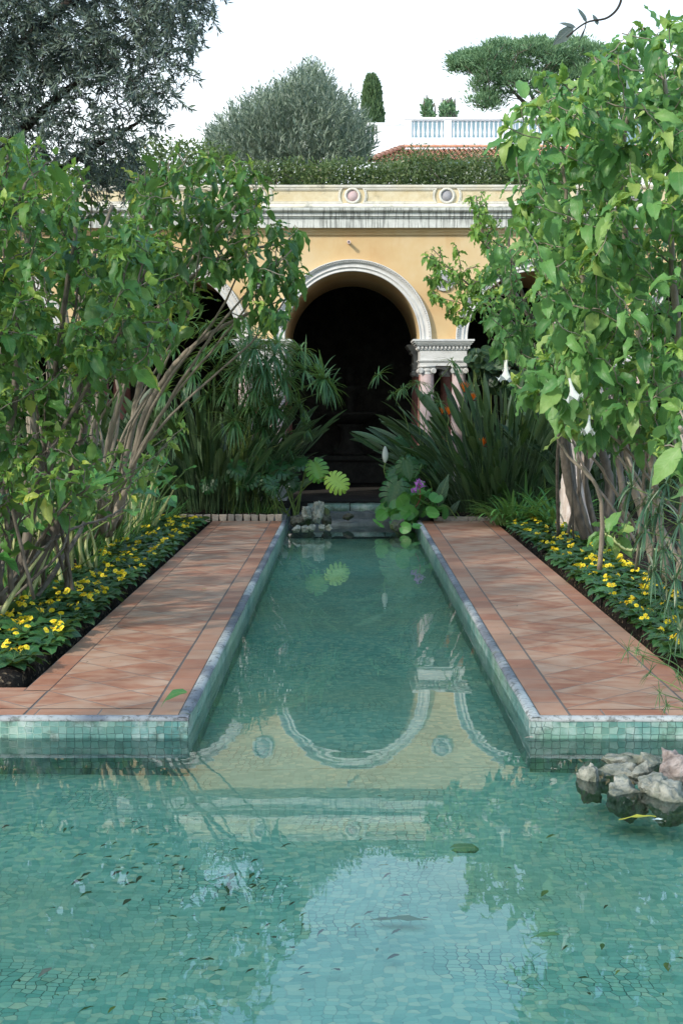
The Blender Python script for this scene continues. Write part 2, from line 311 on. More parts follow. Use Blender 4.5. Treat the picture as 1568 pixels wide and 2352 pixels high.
M = dict(
    soil=m_soil(), paving=m_paving(), mosaic=m_mosaic('mosaic_floor'), mosaic_wall=m_mosaic('mosaic_wall', True), water=m_water(), stucco=m_stucco(),
    trim=m_stone('white_trim_stone', (0.52, 0.51, 0.48), (0.66, 0.65, 0.62), 0.15), cornice=m_stone('streaked_cornice', (0.50, 0.51, 0.47), (0.70, 0.71, 0.66), 0.58, True),
    parapet=m_stone('parapet_stucco', (0.56, 0.45, 0.26), (0.68, 0.60, 0.42), 0.35), parapet_trim=m_stone('parapet_moulding', (0.58, 0.55, 0.47), (0.72, 0.69, 0.60), 0.55, False, 9, 0.3),
    coping=m_coping(), marble=m_stone('pink_marble', (0.52, 0.38, 0.36), (0.66, 0.55, 0.53), 0.15), redmarble=m_stone('red_marble', (0.24, 0.10, 0.08), (0.40, 0.2, 0.17), 0.2),
    pinkdisc=m_stone('pink_stone', (0.50, 0.36, 0.36), (0.62, 0.48, 0.47), 0.1), greydisc=m_stone('grey_stone', (0.30, 0.30, 0.32), (0.42, 0.41, 0.42), 0.15),
    grotto=m_stone('grotto_stone', (0.010, 0.010, 0.009), (0.05, 0.046, 0.040), 0.5, False, 5), fountain=m_stone('fountain_stone', (0.022, 0.022, 0.02), (0.05, 0.048, 0.042), 0.4),  # grotto and fountain stone near black, painting in the interior's deep shade
    rock=m_rock('pale_rock', (0.18, 0.19, 0.155), (0.38, 0.37, 0.31), 0.35), darkrock=m_rock('mossy_rock', (0.05, 0.05, 0.04), (0.12, 0.12, 0.09), 0.8), pinkrock=m_rock('porous_rock', (0.20, 0.16, 0.14), (0.40, 0.34, 0.31), 0.05),
    edging=m_stone('edging_clay', (0.30, 0.24, 0.19), (0.42, 0.36, 0.29), 0.5, False, 25), step=m_stone('wet_grey_stone', (0.10, 0.12, 0.12), (0.22, 0.24, 0.24), 0.4),
    white=plain('white_paint', (0.86, 0.86, 0.87), 0.6, 0.3, 0.03), bluewall=plain('blue_grey_paint', (0.22, 0.33, 0.38), 0.7), roof=m_stone('clay_roof_tile', (0.42, 0.17, 0.10), (0.62, 0.34, 0.22), 0.25, False, 6),
    bark=barkmat('grey_brown_bark', (0.08, 0.068, 0.055), (0.24, 0.21, 0.17)), palebark=barkmat('pale_bark', (0.20, 0.17, 0.13), (0.38, 0.33, 0.26)), darkbark=barkmat('dark_bark', (0.025, 0.02, 0.016), (0.07, 0.055, 0.045)),
    whitebark=barkmat('flaking_white_bark', (0.42, 0.30, 0.22), (0.80, 0.76, 0.72), 9), greenstem=plain('green_stem', (0.16, 0.24, 0.06), 0.5), cane=plain('pale_stalk', (0.42, 0.46, 0.20), 0.45, 0.4, 0.2),
    yellow=plain('yellow_petal', (0.88, 0.72, 0.04), 0.5, 0.3, 0.06, 30, 0.25), yolk=plain('orange_flower_eye', (0.80, 0.42, 0.01), 0.5), whitepetal=plain('white_petal', (0.80, 0.82, 0.74), 0.5, 0.3, 0.05, 20, 0.35),
    orange=plain('orange_petal', (0.85, 0.22, 0.02), 0.5, 0.3, 0.1, 20, 0.2), pinkspathe=plain('pink_bract', (0.40, 0.08, 0.09), 0.5), purple=plain('purple_petal', (0.55, 0.20, 0.58), 0.5, 0.3, 0.1, 40, 0.3),
    hills=plain('scrub_ground', (0.05, 0.07, 0.03), 0.9),
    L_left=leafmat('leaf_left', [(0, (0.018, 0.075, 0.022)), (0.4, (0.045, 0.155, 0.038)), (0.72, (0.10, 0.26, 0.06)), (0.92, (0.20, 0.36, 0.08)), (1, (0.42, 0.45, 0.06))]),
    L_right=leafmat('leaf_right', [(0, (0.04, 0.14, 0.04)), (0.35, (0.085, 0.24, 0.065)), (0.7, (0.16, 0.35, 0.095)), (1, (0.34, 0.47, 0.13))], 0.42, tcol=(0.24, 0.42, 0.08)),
    L_young=leafmat('leaf_young', [(0, (0.12, 0.28, 0.05)), (0.5, (0.24, 0.42, 0.08)), (1, (0.45, 0.55, 0.12))], 0.42),
    L_olive=leafmat('leaf_olive', [(0, (0.055, 0.08, 0.08)), (0.5, (0.11, 0.145, 0.135)), (1, (0.24, 0.29, 0.25))], 0.15, 0.5, 0.4, 0.0, (0.12, 0.16, 0.07)),
    L_olive2=leafmat('leaf_silver', [(0, (0.09, 0.135, 0.10)), (0.5, (0.20, 0.26, 0.20)), (1, (0.40, 0.46, 0.38))], 0.2, 0.5, 0.4, 0.0, (0.2, 0.26, 0.14), 0.8),
    L_hedge=leafmat('leaf_hedge', [(0, (0.03, 0.055, 0.02)), (0.45, (0.075, 0.12, 0.04)), (0.85, (0.14, 0.19, 0.07)), (1, (0.36, 0.33, 0.22))], 0.2, 0.5, 0.4, 0.0),
    L_cyp=leafmat('leaf_cypress', [(0, (0.05, 0.10, 0.05)), (1, (0.12, 0.20, 0.09))], 0.15, 0.6, 0.3, 0.0),
    L_pine=leafmat('needle_pine', [(0, (0.07, 0.15, 0.085)), (0.5, (0.12, 0.23, 0.12)), (1, (0.20, 0.33, 0.17))], 0.15, 0.6, 0.3, 0.0),
    L_sedge=leafmat('leaf_sedge', [(0, (0.02, 0.07, 0.024)), (0.5, (0.045, 0.14, 0.045)), (1, (0.14, 0.27, 0.09))], 0.3, 0.4, 0.5, 0.0),
    L_sedge_dark=leafmat('leaf_sedge_dark', [(0, (0.015, 0.05, 0.03)), (0.5, (0.035, 0.10, 0.05)), (0.9, (0.08, 0.19, 0.09)), (1, (0.35, 0.38, 0.25))], 0.15, 0.4, 0.5, 0.0),
    L_strap=leafmat('leaf_strap', [(0, (0.02, 0.09, 0.025)), (0.5, (0.045, 0.18, 0.04)), (1, (0.11, 0.30, 0.07))], 0.3, 0.35, 0.5, 0.15),
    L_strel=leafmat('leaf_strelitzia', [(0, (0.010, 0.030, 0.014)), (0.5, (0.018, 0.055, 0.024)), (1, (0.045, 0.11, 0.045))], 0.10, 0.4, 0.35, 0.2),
    L_prim=leafmat('leaf_primrose', [(0, (0.012, 0.05, 0.02)), (0.5, (0.025, 0.10, 0.032)), (1, (0.06, 0.19, 0.05))], 0.18, 0.45, 0.45, 0.15),
    L_mon=leafmat('leaf_monstera', [(0, (0.014, 0.065, 0.022)), (0.5, (0.03, 0.13, 0.035)), (0.8, (0.08, 0.26, 0.04)), (1, (0.34, 0.52, 0.07))], 0.22, 0.32, 0.5, 0.1),
    L_round=leafmat('leaf_round', [(0, (0.03, 0.13, 0.03)), (0.5, (0.06, 0.22, 0.045)), (1, (0.13, 0.36, 0.07))], 0.2, 0.35, 0.5, 0.15),
    L_dark=leafmat('leaf_fallen', [(0, (0.05, 0.03, 0.012)), (0.4, (0.035, 0.05, 0.012)), (0.7, (0.05, 0.11, 0.015)), (1, (0.35, 0.33, 0.03))], 0.05, 0.5, 0.4, 0.1),
)
# ---------------- ground, beds, pool ----------------
XL, XR = -0.745, 0.86          # channel between the copings
YN, YF = 6.78, 18.1            # near ends of the two walks, far end of the channel
WZ = -0.097; PZ = -0.27        # water level, pool floor
OL, OR = -1.66, 1.80
rg = np.random.RandomState(5)
def sheet(fz, x0, x1, y0, y1, nx, ny):
    xs = np.linspace(x0, x1, nx + 1); ys = np.linspace(y0, y1, ny + 1); X, Y = np.meshgrid(xs, ys); Z = fz(X, Y)
    V = np.stack([X, Y, Z], -1).reshape(-1, 3); i = np.arange(ny)[:, None] * (nx + 1); j = np.arange(nx)[None]
    F = np.stack([i + j, i + j + 1, i + nx + 2 + j, i + nx + 1 + j], -1).reshape(-1, 4); return V, F
g = MB()
def gz(X, Y):
    z = np.full_like(X, -0.75); z = z + 4.8 * np.clip((Y - 25.6) / 0.8, 0, 1) + 2.3 * np.clip((Y - 40) / 22, 0, 1) + 6.0 * np.clip((np.abs(X) - 45) / 90, 0, 1)
    return z
xs = np.unique(np.concatenate([np.linspace(-900, -60, 8), np.linspace(-60, 60, 41), np.linspace(60, 900, 8)])); ys = np.unique(np.concatenate([[-400, -60, -10, 2], np.linspace(3, 25.5, 8), [25.8, 26.1, 26.4, 26.6], np.linspace(29, 100, 30), [200, 500, 1200]]))
X, Y = np.meshgrid(xs, ys); V = np.stack([X, Y, gz(X, Y)], -1).reshape(-1, 3); nx = len(xs) - 1; ny = len(ys) - 1
i = np.arange(ny)[:, None] * (nx + 1); j = np.arange(nx)[None]; g.add(V, np.stack([i + j, i + j + 1, i + nx + 2 + j, i + nx + 1 + j], -1).reshape(-1, 4))
structure(g.build('ground', M['hills'])) 
def hashn(X, Y, s=1.0):
    return (np.sin(X * 3.1 * s + 1.3 * np.sin(Y * 2.3 * s)) + np.sin(Y * 4.7 * s + 2 * np.sin(X * 1.7 * s)) + 0.6 * np.sin(X * 11 * s + Y * 7 * s) + 0.5 * np.sin(Y * 17 * s - X * 13 * s)) / 3
def bed(name, x0, x1, y0, y1, base=-0.012, hgt=0.05, ed=0.15):
    nx = max(4, int((x1 - x0) / 0.08)); ny = max(4, int((y1 - y0) / 0.08)); b = MB()
    def f(X, Y):
        d = np.minimum(np.minimum(X - x0, x1 - X), np.minimum(Y - y0, y1 - Y)); k = np.clip(d / ed, 0, 1); z = base + hgt * k + k * 0.022 * hashn(X, Y, 1.7) + k * rg.uniform(-0.008, 0.008, X.shape)
        return np.where(d < 1e-6, -0.74, z)
    V, F = sheet(f, x0, x1, y0, y1, nx, ny); b.add(V, F); return structure(b.build(name, M['soil'], smooth=True))
bed('soil_bed', -7.5, OL - 0.005, YN + 0.66, 17.95)
bed('soil_bed', OR + 0.005, 7.5, YN + 0.66, 17.95)
bed('soil_bed', -7.5, XL - 0.10, 18.02, 19.72, 0.0, 0.06)
bed('soil_bed', XR + 0.10, 7.5, 18.02, 19.72, 0.0, 0.06)
# loggia floor slab
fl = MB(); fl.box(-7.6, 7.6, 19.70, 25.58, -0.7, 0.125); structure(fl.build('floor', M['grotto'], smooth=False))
# paving: strips with uv in metres; rnd = 1 on border strips
def strip(b, x0, x1, y0, y1, border, uflip=False, uo=0.0, vo=0.0, z=0.0):
    V = [(x0, y0, z), (x1, y0, z), (x1, y1, z), (x0, y1, z)]; 
    uv = [(p[1] - vo, p[0] - uo) if uflip else (p[0] - uo, p[1] - vo) for p in V]
    b.add(V, np.array([[0, 1, 2, 3]]), uv, float(border))
G_ = 0.006
def walk(name, side):
    b = MB(); j = MB()
    if side < 0: cop, inn, mid, outr, far = XL - 0.05, XL - 0.05, -0.935, -1.532, OL; s0, s1 = -9.0, OL
    else: cop, inn, mid, outr, far = XR + 0.05, XR + 0.05, 1.055, 1.665, OR; s0, s1 = OR, 9.0
    a_ = min(inn, mid); c_ = max(inn, mid)
    # body slab underneath carries the grout
    yb = YN + 0.055
    lo, hi = min(inn, far), max(inn, far)
    strip(b, a_ + G_, c_ - G_, yb + G_, 17.97, 1, False, 0, yb - 0.0)
    a2, c2 = min(mid, outr), max(mid, outr)
    strip(b, a2 + G_, c2 - G_, yb + 0.14 + G_, 17.97, 0, False, (outr if side < 0 else mid), yb + 0.58)
    a3, c3 = min(outr, far), max(outr, far)
    strip(b, a3 + G_, c3, yb + 0.14 + 0.44 + G_, 17.97, 1, False, 0, yb + 0.12)
    # front strip and turn
    strip(b, a2 + G_, c2 - G_, yb, yb + 0.14 - G_, 1, True, 0.02, 0)
    strip(b, s0, a3 - G_ if side < 0 else a3 + 0, yb, yb + 0.14 - G_, 1, True, 0.02, 0) if side < 0 else strip(b, c2 + G_, s1, yb, yb + 0.14 - G_, 1, True, 0.02, 0)
    if side < 0:
        strip(b, a3 - G_, c3 - G_, yb, yb + 0.14 - G_, 1, True, 0.02, 0)
        strip(b, s0, c3 - G_, yb + 0.14 + G_, yb + 0.44 + 0.13, 0, False, outr, yb + 0.58)
        strip(b, s0, a3 - 0.0, yb + 0.44 + 0.13 + G_, yb + 0.66, 1, True, 0.0, 0)
    else:
        strip(b, c2 + G_, s1, yb + 0.14 + G_, yb + 0.44 + 0.13, 0, False, mid, yb + 0.58)
        strip(b, c3, s1, yb + 0.44 + 0.13 + G_, yb + 0.66, 1, True, 0.0, 0)
    structure(b.build(name, M['paving'], smooth=False))
    j.box(lo, hi, YN + 0.05, 17.985, -0.5, -0.003); j2 = (s0, lo) if side < 0 else (hi, s1); j.box(j2[0], j2[1], YN + 0.05, YN + 0.72, -0.5, -0.003)
    structure(j.build('paving_bed', plain('grout', (0.16, 0.145, 0.13), 0.9), smooth=False))
walk('paving', -1); walk('paving', 1)
# coping: thin worn kerb with a wandering edge
def coping(p0, p1, w_, inward, seed):
    b = MB(); p0 = np.array(p0, float); p1 = np.array(p1, float); L = np.linalg.norm(p1 - p0); n = int(L / 0.035); rs = np.random.RandomState(seed)
    d = (p1 - p0) / L; q = np.array(inward, float); sm = np.convolve(rs.normal(0, 1, n + 9), np.ones(5) / 5, 'valid')[:n + 1]; sm2 = np.convolve(rs.normal(0, 1, n + 9), np.ones(7) / 7, 'valid')[:n + 1]
    prof = [(-0.0, -0.018), (0.003, -0.010), (-0.004, -0.002), (-0.012, 0.003), (-w_ + 0.012, 0.004), (-w_ + 0.001, 0.0), (-w_ + 0.001, -0.06)]
    V = []
    for k in range(n + 1):
        c = p0 + d * L * k / n
        for a, z in prof:
            jit = 0.004 * sm2[k] if a > -0.02 else (0.001 * sm2[k]); V.append([*(c + q * (a + jit)), z + 0.0015 * sm2[k] * (z > -0.05) + rs.uniform(-.0006, .0006)])
    m = len(prof); i = np.arange(n)[:, None] * m; j = np.arange(m - 1)[None]
    b.add(V, np.stack([i + j, i + j + 1, i + m + j + 1, i + m + j], -1).reshape(-1, 4)); return b
for p0, p1, inw, sd_ in [((XL, YN), (XL, 18.05), (1, 0), 1), ((XR, 18.05), (XR, YN), (-1, 0), 2), ((-9, YN), (XL, YN), (0, -1), 3), ((XR, YN), (9, YN), (0, -1), 4)]:
    structure(coping(p0, p1, 0.052, inw, sd_).build('coping', M['coping'], fix=True))
# basin: mosaic floor and walls, uv in metres
b = MB(); V, F = sheet(lambda X, Y: PZ + 0.015 * hashn(X, Y, 0.8), -9, 9, -0.5, YN + 0.1, 90, 36); b.add(V, F, V[:, :2]); 
V, F = sheet(lambda X, Y: PZ + 0.015 * hashn(X, Y, 0.8) + 0.001, XL - 0.05, XR + 0.05, YN + 0.1, 18.6, 10, 60); b.add(V, F, V[:, :2]); structure(b.build('pool_floor', M['mosaic']))
b = MB()
def wallq(x0, y0, x1, y1, n):
    L = math.hypot(x1 - x0, y1 - y0); rs = np.random.RandomState(n); zs = [0.0 - 0.006, -0.055, -0.105, -0.155, -0.21, PZ - 0.05]; V = []; uv = []; nn = int(L / 0.05)
    nx_, ny_ = (y1 - y0) / L, -(x1 - x0) / L
    for a in range(nn + 1):
        for z in zs:
            o = rs.uniform(-0.003, 0.003); V.append((x0 + (x1 - x0) * a / nn + nx_ * o, y0 + (y1 - y0) * a / nn + ny_ * o, z)); uv.append((L * a / nn, z))
    m = len(zs); i = np.arange(nn)[:, None] * m; j = np.arange(m - 1)[None]; b.add(V, np.stack([i + j, i + j + 1, i + m + j + 1, i + m + j], -1).reshape(-1, 4), uv)
wallq(-9, YN + .004, XL, YN + .004, 1); wallq(XL - .004, YN, XL - .004, 18.5, 2); wallq(XR + .004, 18.5, XR + .004, YN, 3); wallq(XR, YN + .004, 9, YN + .004, 4)
structure(b.build('pool_wall', M['mosaic_wall'], fix=True))
b = MB(); b.add([(-9, -0.5, WZ), (9, -0.5, WZ), (9, YN, WZ), (-9, YN, WZ), (XL, YN, WZ), (XR, YN, WZ), (XR, 18.45, WZ), (XL, 18.45, WZ)], [np.array([[0, 1, 5, 4]]), np.array([[1, 2, 5]]), np.array([[0, 4, 3]]), np.array([[4, 5, 6, 7]])])
structure(b.build('water', M['water'], smooth=False))
# paved ground behind the camera and beside the pool
b = MB(); b.box(-30, 30, -30, -0.5, -0.74, 0.0); b.box(-30, -9, -0.5, 21, -0.74, 0.0); b.box(9, 30, -0.5, 21, -0.74, 0.0); structure(b.build('garden_ground', M['soil'], smooth=False))

# ---------------- loggia ----------------
FY = 21.5; SC = 2.66; C0 = 0.075; RI = 0.985; ZS = 2.37; ZT = 3.90; NB = (-2, -1, 0, 1, 2)
log = thing('garden_loggia', 'ochre loggia with round arches, white trim and panelled parapet closing the end of the pool', 'building', (C0, FY, 0))
def arcade(b, y, n=40):
    a = np.linspace(0, math.pi, n + 1)
    for k in NB:
        cx = C0 + SC * k; X = cx + RI * np.cos(a); Z = ZS + RI * np.sin(a)
        V = np.stack([np.stack([X, np.full_like(X, y), Z], -1), np.stack([X, np.full_like(X, y), np.full_like(X, ZT)], -1)], 1).reshape(-1, 3)
        i = np.arange(n) * 2; b.add(V, np.stack([i, i + 1, i + 3, i + 2], -1)[:, ::-1])
        x0, x1 = cx + RI, cx + SC - RI
        if k == NB[-1]: x1 = cx + 1.9
        b.add([(x0, y, ZS), (x1, y, ZS), (x1, y, ZT), (x0, y, ZT)], np.array([[0, 1, 2, 3]]))
        if k == NB[0]: b.add([(cx - 1.9, y, ZS), (cx - RI, y, ZS), (cx - RI, y, ZT), (cx - 1.9, y, ZT)], np.array([[0, 1, 2, 3]]))
b = MB(); arcade(b, FY)
b.build('wall', M['stucco'], log, smooth=False)
b = MB(); YB = 24.4
for k in NB:
    cx = C0 + SC * k; a = np.linspace(0, math.pi, 33); X = cx + RI * np.cos(a); Z = ZS + RI * np.sin(a)
    ys_ = np.linspace(FY + 0.001, YB, 5); V = np.array([[(x, y, z) for x, z in zip(X, Z)] for y in ys_]).reshape(-1, 3); m = 33
    i = np.arange(4)[:, None] * m; j = np.arange(m - 1)[None]; b.add(V, np.stack([i + j, i + m + j, i + m + j + 1, i + j + 1], -1).reshape(-1, 4))
    b.add([(cx + RI, FY, ZS), (cx + SC - RI, FY, ZS), (cx + SC - RI, YB, ZS), (cx + RI, YB, ZS)], np.array([[0, 3, 2, 1]]))
b.build('vault', M['stucco'], log, smooth=True)
b = MB(); xl, xr = C0 + SC * NB[0] - 1.9, C0 + SC * NB[-1] + 1.9
arcade(b, YB + 0.002)
b.box(xl, xr, 27.3, 27.6, 0, 4.3); b.box(xl - .3, xl, FY, 27.6, 0, 4.3); b.box(xr, xr + .3, FY, 27.6, 0, 4.3); b.box(xl, xr, FY + .3, 27.6, ZT + 0.05, 4.32)
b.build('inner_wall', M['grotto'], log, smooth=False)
for side_ in (xl - .3, xr):
    pass
b = MB(); b.box(xl - 0.3, xl + 0.35, FY + .003, FY + .3, 0, ZT); b.build('end_pier', M['stucco'], log, smooth=False); b = MB(); b.box(xr - 0.35, xr + .3, FY + .003, FY + .3, 0, ZT); b.build('end_pier', M['stucco'], log, smooth=False)
def sweep_arch(prof, cx, n=64, y=FY):
    # prof: (radius, y) open profile
    a = np.linspace(0, math.pi, n + 1); pr = np.array(prof); V = np.zeros((n + 1, len(pr), 3)); V[:, :, 0] = cx + pr[None, :, 0] * np.cos(a)[:, None]; V[:, :, 1] = y + pr[None, :, 1]; V[:, :, 2] = ZS + pr[None, :, 0] * np.sin(a)[:, None]
    m = len(pr); i = np.arange(n)[:, None] * m; j = np.arange(m - 1)[None]; return V.reshape(-1, 3), np.stack([i + j, i + j + 1, i + m + j + 1, i + m + j], -1).reshape(-1, 4)
pr = [(RI - 0.002, 0.02), (RI - 0.002, -0.035), (RI + 0.012, -0.04), (RI + 0.016, -0.028), (RI + 0.05, -0.028), (RI + 0.053, -0.045), (RI + 0.062, -0.05), (RI + 0.068, -0.038), (RI + 0.115, -0.042), (RI + 0.12, -0.062), (RI + 0.135, -0.075), (RI + 0.145, -0.062), (RI + 0.15, -0.085), (RI + 0.166, -0.09), (RI + 0.17, -0.06), (RI + 0.17, 0.01)]
for k in NB:
    b = MB(); V, F = sweep_arch(pr, C0 + SC * k); b.add(V, F)
    for a in np.linspace(0.01, math.pi - 0.01, 105):
        r_ = RI + 0.142; c = np.array([C0 + SC * k + r_ * math.cos(a), FY - 0.074, ZS + r_ * math.sin(a)])
        b.lathe([(0.0, -0.012), (0.010, -0.006), (0.011, 0.004), (0.0, 0.010)], c, 6, 'y', cap=False)
    b.build('archivolt', M['trim'], log, fix=True)
def zf(py): return P(797, py, FY)[2]
# cornice mouldings, bottom to top
b = MB(); prof = [(FY + .3, ZT - 0.03), (FY - 0.02, ZT - 0.03), (FY - 0.03, ZT - 0.01), (FY - 0.03, ZT + 0.0), (FY - 0.05, ZT + 0.02), (FY - 0.05, ZT + 0.05), (FY - 0.07, ZT + 0.065), (FY + .3, ZT + 0.065)]
b.extrude_x(prof, xl - 0.35, xr + 0.35); b.build('frieze_moulding', M['stucco'], log, smooth=False)
z0 = ZT + 0.066
b = MB(); prof = [(FY + .3, z0), (FY - 0.13, z0), (FY - 0.13, z0 + 0.13), (FY - 0.15, z0 + 0.135), (FY - 0.15, z0 + 0.155), (FY - 0.175, z0 + 0.16), (FY - 0.175, z0 + 0.205), (FY - 0.20, z0 + 0.215), (FY - 0.23, z0 + 0.235), (FY - 0.235, z0 + 0.265), (FY - 0.20, z0 + 0.275), (FY + .3, z0 + 0.31)]
b.extrude_x(prof, xl - 0.45, xr + 0.45); b.build('cornice', M['cornice'], log, smooth=False)
zp = z0 + 0.27; zt = 4.58
b = MB(); b.box(xl - .3, xr + .3, FY - 0.08, FY + 0.25, zp, zt - 0.03); b.build('parapet', M['parapet'], log, smooth=False)
b = MB(); b.extrude_x([(FY - 0.1, zp + 0.0), (FY - 0.13, zp + 0.03), (FY - 0.12, zp + 0.06), (FY - 0.083, zp + 0.085), (FY - 0.07, zp + 0.085), (FY - 0.07, zp)], xl - .35, xr + .35); b.extrude_x([(FY - 0.07, zt - 0.05), (FY - 0.10, zt - 0.05), (FY - 0.115, zt - 0.03), (FY - 0.115, zt - 0.005), (FY - 0.1, zt), (FY + 0.28, zt), (FY + 0.28, zt - 0.05)], xl - .35, xr + .35)
b.build('parapet_moulding', M['parapet_trim'], log, smooth=False)
zc = (zp + 0.085 + zt - 0.05) / 2; hh = 0.112; PS = 1.362; rr = 0.112
for k in range(-4, 6):
    cx = C0 + PS * k; 
    if not (xl < cx < xr): continue
    rd = thing('x', 'x', 'x', (0, 0, 0)); bpy.data.objects.remove(rd)
    b = MB(); b.lathe([(0.118, 0.001), (0.118, -0.02), (0.108, -0.032), (0.092, -0.034), (0.082, -0.022), (0.08, 0.001)], (cx, FY - 0.081, zc), 32, 'y', cap=False); ro = b.build('roundel', M['parapet_trim'], log, fix=True)
    b = MB(); b.lathe([(0.081, 0), (0.081, -0.01), (0.0, -0.012)], (cx, FY - 0.0812, zc), 24, 'y', cap=False); b.build('disc', M['pinkdisc'] if k % 2 == 0 else M['greydisc'], ro, fix=True)
    # framed panel to the right, ends hollowed round the roundels
    def outline(off):
        r2 = rr + 0.065 + off; h2 = hh - off; a0 = math.asin(min(1, h2 / r2)); pts = []
        for a in np.linspace(-a0, a0, 9): pts.append((cx + r2 * math.cos(a), zc + r2 * math.sin(a)))
        for a in np.linspace(a0, -a0, 9): pts.append((cx + PS - r2 * math.cos(a), zc + r2 * math.sin(a)))
        return np.array(pts)
    o1, o2, o3 = outline(0), outline(0.017), outline(0.034); n = len(o1); b = MB(); V = []
    for o_, y_ in ((o1, 0), (o1, -0.022), (o2, -0.022), (o2, -0.012), (o3, -0.016), (o3, 0)): V += [(p[0], FY - 0.0805 + y_, p[1]) for p in o_]
    i = (np.arange(5) * n)[:, None]; j = np.arange(n)[None]; j2 = (j + 1) % n; b.add(V, np.stack([i + j, i + j2, i + n + j2, i + n + j], -1).reshape(-1, 4)); b.build('panel_frame', M['parapet_trim'], log, smooth=False, fix=True)
for k in NB[:-1]:
    cx = C0 + SC * (k + .5); b = MB(); c = (cx, FY - .001, zf(645)); b.lathe([(0.155, 0), (0.155, -0.02), (0.14, -0.035), (0.128, -0.028), (0.122, -0.038), (0.112, -0.03), (0.11, 0)], c, 40, 'y', cap=False)
    for a in np.linspace(0, 2 * math.pi, 40, endpoint=False): b.lathe([(0, -0.01), (0.008, -0.004), (0.008, 0.004), (0, 0.01)], (cx + 0.142 * math.cos(a), FY - 0.034, c[2] + 0.142 * math.sin(a)), 6, 'y', cap=False)
    ro = b.build('roundel', M['trim'], log, fix=True); b = MB(); b.lathe([(0.111, 0), (0.111, -0.012), (0, -0.016)], c, 24, 'y', cap=False); b.build('disc', M['greydisc'], ro, fix=True)
b = MB(); c = P(801, 558, FY); b.lathe([(0.022, 0.01), (0.022, -0.11), (0.026, -0.112), (0.026, -0.13), (0.014, -0.13), (0.013, 0.0)], (c[0], FY, c[2]), 16, 'y', cap=False); b.build('drain_pipe', M['marble'], log, fix=True)
# piers: coupled columns under an entablature block
def pier(cx, y0, front):
    e = MB(); W = 0.345; D = 0.33; yc = y0 + D
    def blk(w_, z0_, z1_): e.box(cx - W - w_, cx + W + w_, yc - D - w_, yc + D + w_, z0_, z1_)
    blk(0.10, ZS - 0.028, ZS - 0.001); blk(0.085, ZS - 0.05, ZS - 0.028); blk(0.065, ZS - 0.075, ZS - 0.05); blk(0.045, ZS - 0.095, ZS - 0.075)
    blk(0.0, ZS - 0.145, ZS - 0.095)
    blk(0.012, ZS - 0.155, ZS - 0.145); blk(-0.004, ZS - 0.30, ZS - 0.155); blk(0.018, ZS - 0.315, ZS - 0.30); blk(0.008, ZS - 0.33, ZS - 0.315); blk(-0.004, ZS - 0.385, ZS - 0.33)
    for q in range(14):
        x = cx - W - 0.022 + q * (2 * W + 0.044) / 13; e.box(x - 0.015, x + 0.015, yc - D - 0.032, yc - D + 0.01, ZS - 0.137, ZS - 0.098)
        y = yc - D - 0.005 + q * (2 * D + 0.01) / 13
        for sx in (-1, 1): e.box(cx + sx * (W + 0.014) - 0.018, cx + sx * (W + 0.014) + 0.018, y - 0.013, y + 0.013, ZS - 0.1371, ZS - 0.0981)
    eo = e.build('entablature', M['trim'], log, smooth=False)
    for sx in (-1, 1):
        for sy in (-1, 1):
            x, y = cx + sx * 0.235, yc + sy * 0.22; s = MB(); zt_ = ZS - 0.50; zs_ = np.linspace(0.52, zt_, 14)
            s.lathe([(0.118 - 0.020 * ((z - 0.52) / (zt_ - 0.52)) ** 1.6, z) for z in zs_], (x, y, 0), 24, cap=False); sh = s.build('column', M['marble'] if front and sy < 0 else M['redmarble'], log)
            c = MB(); c.lathe([(0.118, 0.52), (0.13, 0.515), (0.135, 0.50), (0.13, 0.485), (0.122, 0.47), (0.14, 0.455), (0.15, 0.44), (0.15, 0.43), (0.10, 0.42)], (x, y, 0), 24, cap=False); c.box(x - .155, x + .155, y - .155, y + .155, 0.36, 0.43); c.build('base', M['trim'], sh, fix=True)
            c = MB(); z_ = zt_; c.box(x - .118, x + .118, y - .118, y + .118, ZS - 0.402, ZS - 0.386); c.box(x - .108, x + .108, y - .108, y + .108, ZS - 0.415, ZS - 0.402)
            c.lathe([(0.098, z_ - 0.01), (0.106, z_), (0.098, z_ + 0.01), (0.10, z_ + 0.03), (0.12, z_ + 0.05), (0.10, z_ + 0.086)], (x, y, 0), 20, cap=False)
            for vx in (-1, 1):
                c.lathe([(0.036, -0.118), (0.042, -0.112), (0.030, -0.08), (0.027, 0.0), (0.030, 0.08), (0.042, 0.112), (0.036, 0.118)], (x + vx * 0.092, y, ZS - 0.458), 14, 'y')
                for fy in (-1, 1):
                    th = np.linspace(0, 4.5 * math.pi, 34); rv = 0.040 * (1 - th / (5.2 * math.pi)); pts = np.stack([x + vx * 0.092 + vx * rv * np.sin(th), np.full_like(th, y + fy * 0.119), ZS - 0.458 + rv * np.cos(th)], -1); c.tube(pts, 0.0045, 5)
            c.build('capital', M['trim'], sh, fix=True)
    p_ = MB(); p_.box(cx - W - 0.06, cx + W + 0.06, yc - D - 0.06, yc + D + 0.06, 0.28, 0.36); p_.box(cx - W - 0.02, cx + W + 0.02, yc - D - 0.02, yc + D + 0.02, 0.0, 0.28); p_.build('pedestal', M['trim'], log, smooth=False)
for k in NB[:-1]:
    pier(C0 + SC * (k + .5), FY - 0.012, True); pier(C0 + SC * (k + .5), 23.7, False)
